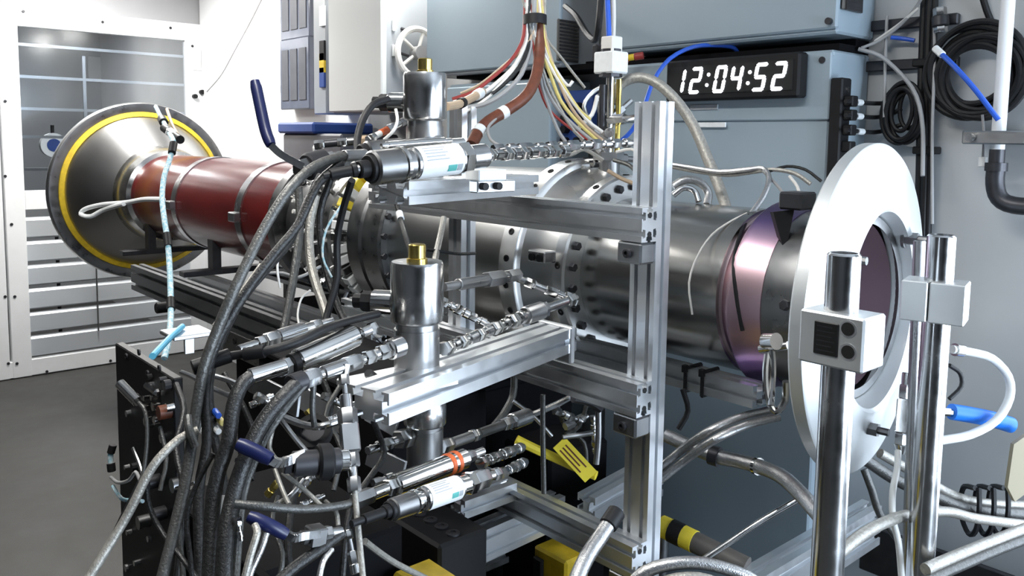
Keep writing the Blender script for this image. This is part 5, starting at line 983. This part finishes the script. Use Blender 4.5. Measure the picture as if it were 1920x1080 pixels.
# ================================================================== small parts among the dark hoses, lower left
sf = 'small fittings among the dark hoses'
for a, b, n, r, m, sd, lb in (
    ((445, 866, 1.10), (476, 850, 1.12), 1, 8, 'steel_polished', 41, 'pair of bright nuts just under the upper navy lever tip'),
    ((556, 926, 1.16), (592, 886, 1.22), 2, 8, 'steel', 42, 'small bright fittings slanting between the two navy levers'),
    ((566, 948, 1.14), (606, 930, 1.17), 1, 7, 'steel_polished', 43, 'short bright fitting under the crossing pale strands'),
    ((446, 972, 1.06), (452, 1012, 1.06), 1, 7, 'steel_polished', 44, 'bright knob-like fitting left of the lower navy lever'),
    ((480, 742, 1.3), (520, 764, 1.32), 1, 9, 'steel', 45, 'dull fitting half hidden behind the thick elbow hose'),
    ((470, 760, 1.32), (512, 742, 1.34), 2, 7, 'steel_polished', 46, 'bright small fittings behind the thick elbow hose'),
    ((606, 742, 1.35), (690, 780, 1.42), 2, 8, 'steel_dull', 47, 'dull fittings slanting behind the upright regulator'),
    ((575, 770, 1.3), (600, 800, 1.3), 1, 8, 'brass', 48, 'small brass fitting above the upper black ball valve'),
    ((612, 790, 1.28), (648, 776, 1.3), 1, 8, 'steel_polished', 49, 'bright nut left of the regulator hexagon'),
    ((700, 905, 1.3), (740, 892, 1.34), 1, 8, 'steel_dull', 50, 'dull nut behind the orange-banded cylinder start'),
    ((690, 700, 1.35), (730, 730, 1.4), 1, 9, 'steel_dark', 51, 'dark fitting under the bright adapter plate'),
    ((520, 905, 1.2), (500, 930, 1.2), 1, 9, 'brass', 52, 'dim brass fitting deep between the navy levers')):
    run('small_fitting', lb, 'fitting', a, b, fit_segs(n, r, m, sd), sf)
for pts, r, m, lb in (
    ([(420, 700, 1.34), (455, 760, 1.32), (480, 830, 1.3), (470, 900, 1.26)], 6, 'hose_dark', 'dark hose passing behind the thick elbow hose'),
    ([(600, 700, 1.4), (620, 760, 1.38), (600, 830, 1.34), (560, 900, 1.28), (540, 1000, 1.2), (545, 1100, 1.15)], 7, 'hose_dark', 'dark hose winding down behind the ball valves'),
    ([(640, 720, 1.36), (610, 780, 1.32), (640, 840, 1.28), (625, 920, 1.24)], 5, 'hose_grey', 'grey hose snaking behind the upright regulator'),
    ([(700, 790, 1.4), (720, 850, 1.36), (690, 900, 1.3), (655, 960, 1.22), (640, 1100, 1.16)], 6, 'hose_dark', 'dark hose dropping right of the regulator'),
    ([(520, 930, 1.2), (510, 980, 1.17), (530, 1040, 1.14), (520, 1100, 1.12)], 5, 'hose_grey', 'grey hose behind the lower navy lever'),
    ([(330, 720, 1.34), (345, 770, 1.3), (330, 840, 1.26), (345, 930, 1.22), (330, 1100, 1.16)], 6, 'hose_dark', 'dark hose hanging at the right edge of the black panel'),
    ([(372, 700, 1.26), (378, 780, 1.22), (350, 860, 1.2), (335, 960, 1.17), (345, 1100, 1.12)], 5, 'hose_grey', 'grey hose hanging between panel and thick hoses'),
    ([(300, 800, 1.38), (312, 860, 1.36), (300, 920, 1.34)], 4, 'hose_grey', 'short grey lead looping on the black panel face'),
    ([(250, 840, 1.42), (262, 870, 1.4), (268, 892, 1.39)], 4, 'steel', 'short bright pin lead on the black panel face'),
    ([(330, 915, 1.28), (352, 910, 1.26), (366, 905, 1.25)], 3, 'steel', 'thin bright clip wire low on the rack')):
    hose('hose', lb, 'hose', pts, r, m, 'hoses behind the ball valves', 10)
# black rings and a dial deep in the clutter
p = at(590, 815, d=1.26); dk = Thing('round_gauge', 'round black gauge ring behind the upper ball valve', 'gauge', p-V((0, 0, .03)))
dk.part('ring', MB().lathe(p, -FW+UP*.8, [(0, .018), (0, .027), (.016, .027), (.016, .018), (0, .018)], 28, False), 'black_plastic'); dk.part('face', MB().cyl(p, p+(-FW+UP*.8).normalized()*.006, .019, n=24), 'dark_metal')
# extra sockets and screws on the black panel face
rq = random.Random(77)
for k in range(16):
    o = at(rq.uniform(238, 325), rq.uniform(700, 1070), Y=YP-.0082)
    if RKX0+.01 < o.x < RKX1-.01: rk.part('socket', MB().cyl(o, o-V((0, rq.uniform(.004, .012), 0)), rq.uniform(.004, .009), n=10), rq.choice(['steel', 'dark_metal', 'steel_dull', 'black_plastic']))
# more lines and fittings under the middle beam
for a, b, n, r, m, sd, lb in (((1040, 770, 1.95), (1090, 790, 2.0), 2, 8, 'steel_dark', 61, 'dark fittings hanging under the middle beam, left of the post'), ((1112, 780, 2.0), (1116, 850, 2.0), 3, 7, 'steel', 62, 'upright chain of small fittings just left of the tall post'), ((1060, 800, 1.98), (1100, 780, 2.02), 1, 9, 'steel_dull', 63, 'dull fitting above the yellow printed tag')):
    run('small_fitting', lb, 'fitting', a, b, fit_segs(n, r, m, sd), 'fittings under the middle beam')
for pts, r, lb in (([(1045, 760, 2.0), (1060, 800, 2.02), (1095, 830, 2.04), (1100, 880, 2.05)], 4, 'thin dark hose curling behind the yellow printed tag'), ([(1100, 760, 2.0), (1085, 800, 2.02), (1060, 815, 2.0)], 4, 'thin dark hose hooking over the yellow strap')):
    hose('hose', lb, 'hose', pts, r, 'hose_grey', 'hoses behind the yellow strap')
# guard bar and angle brackets behind the fittings
for a, b, m, lb in (((470, 715, 1.5), (560, 762, 1.36), 'alu_dark', 'grey flat bar crossing behind the thick elbow hose'), ((690, 770, 1.5), (745, 800, 1.46), 'alu', 'short bright angle bar under the middle arm tip'), ((690, 852, 1.45), (758, 885, 1.4), 'alu', 'bright triangular plate edge under the lowest valve')):
    A_, B_ = S(a), S(b); single('flat_bar', MB().box((-.018, -.003, 0), (.018, .003, (B_-A_).length), .001, Matrix.Translation(A_) @ frame(B_-A_, FW)), m, lb, 'bar', group='flat bars behind the fittings')
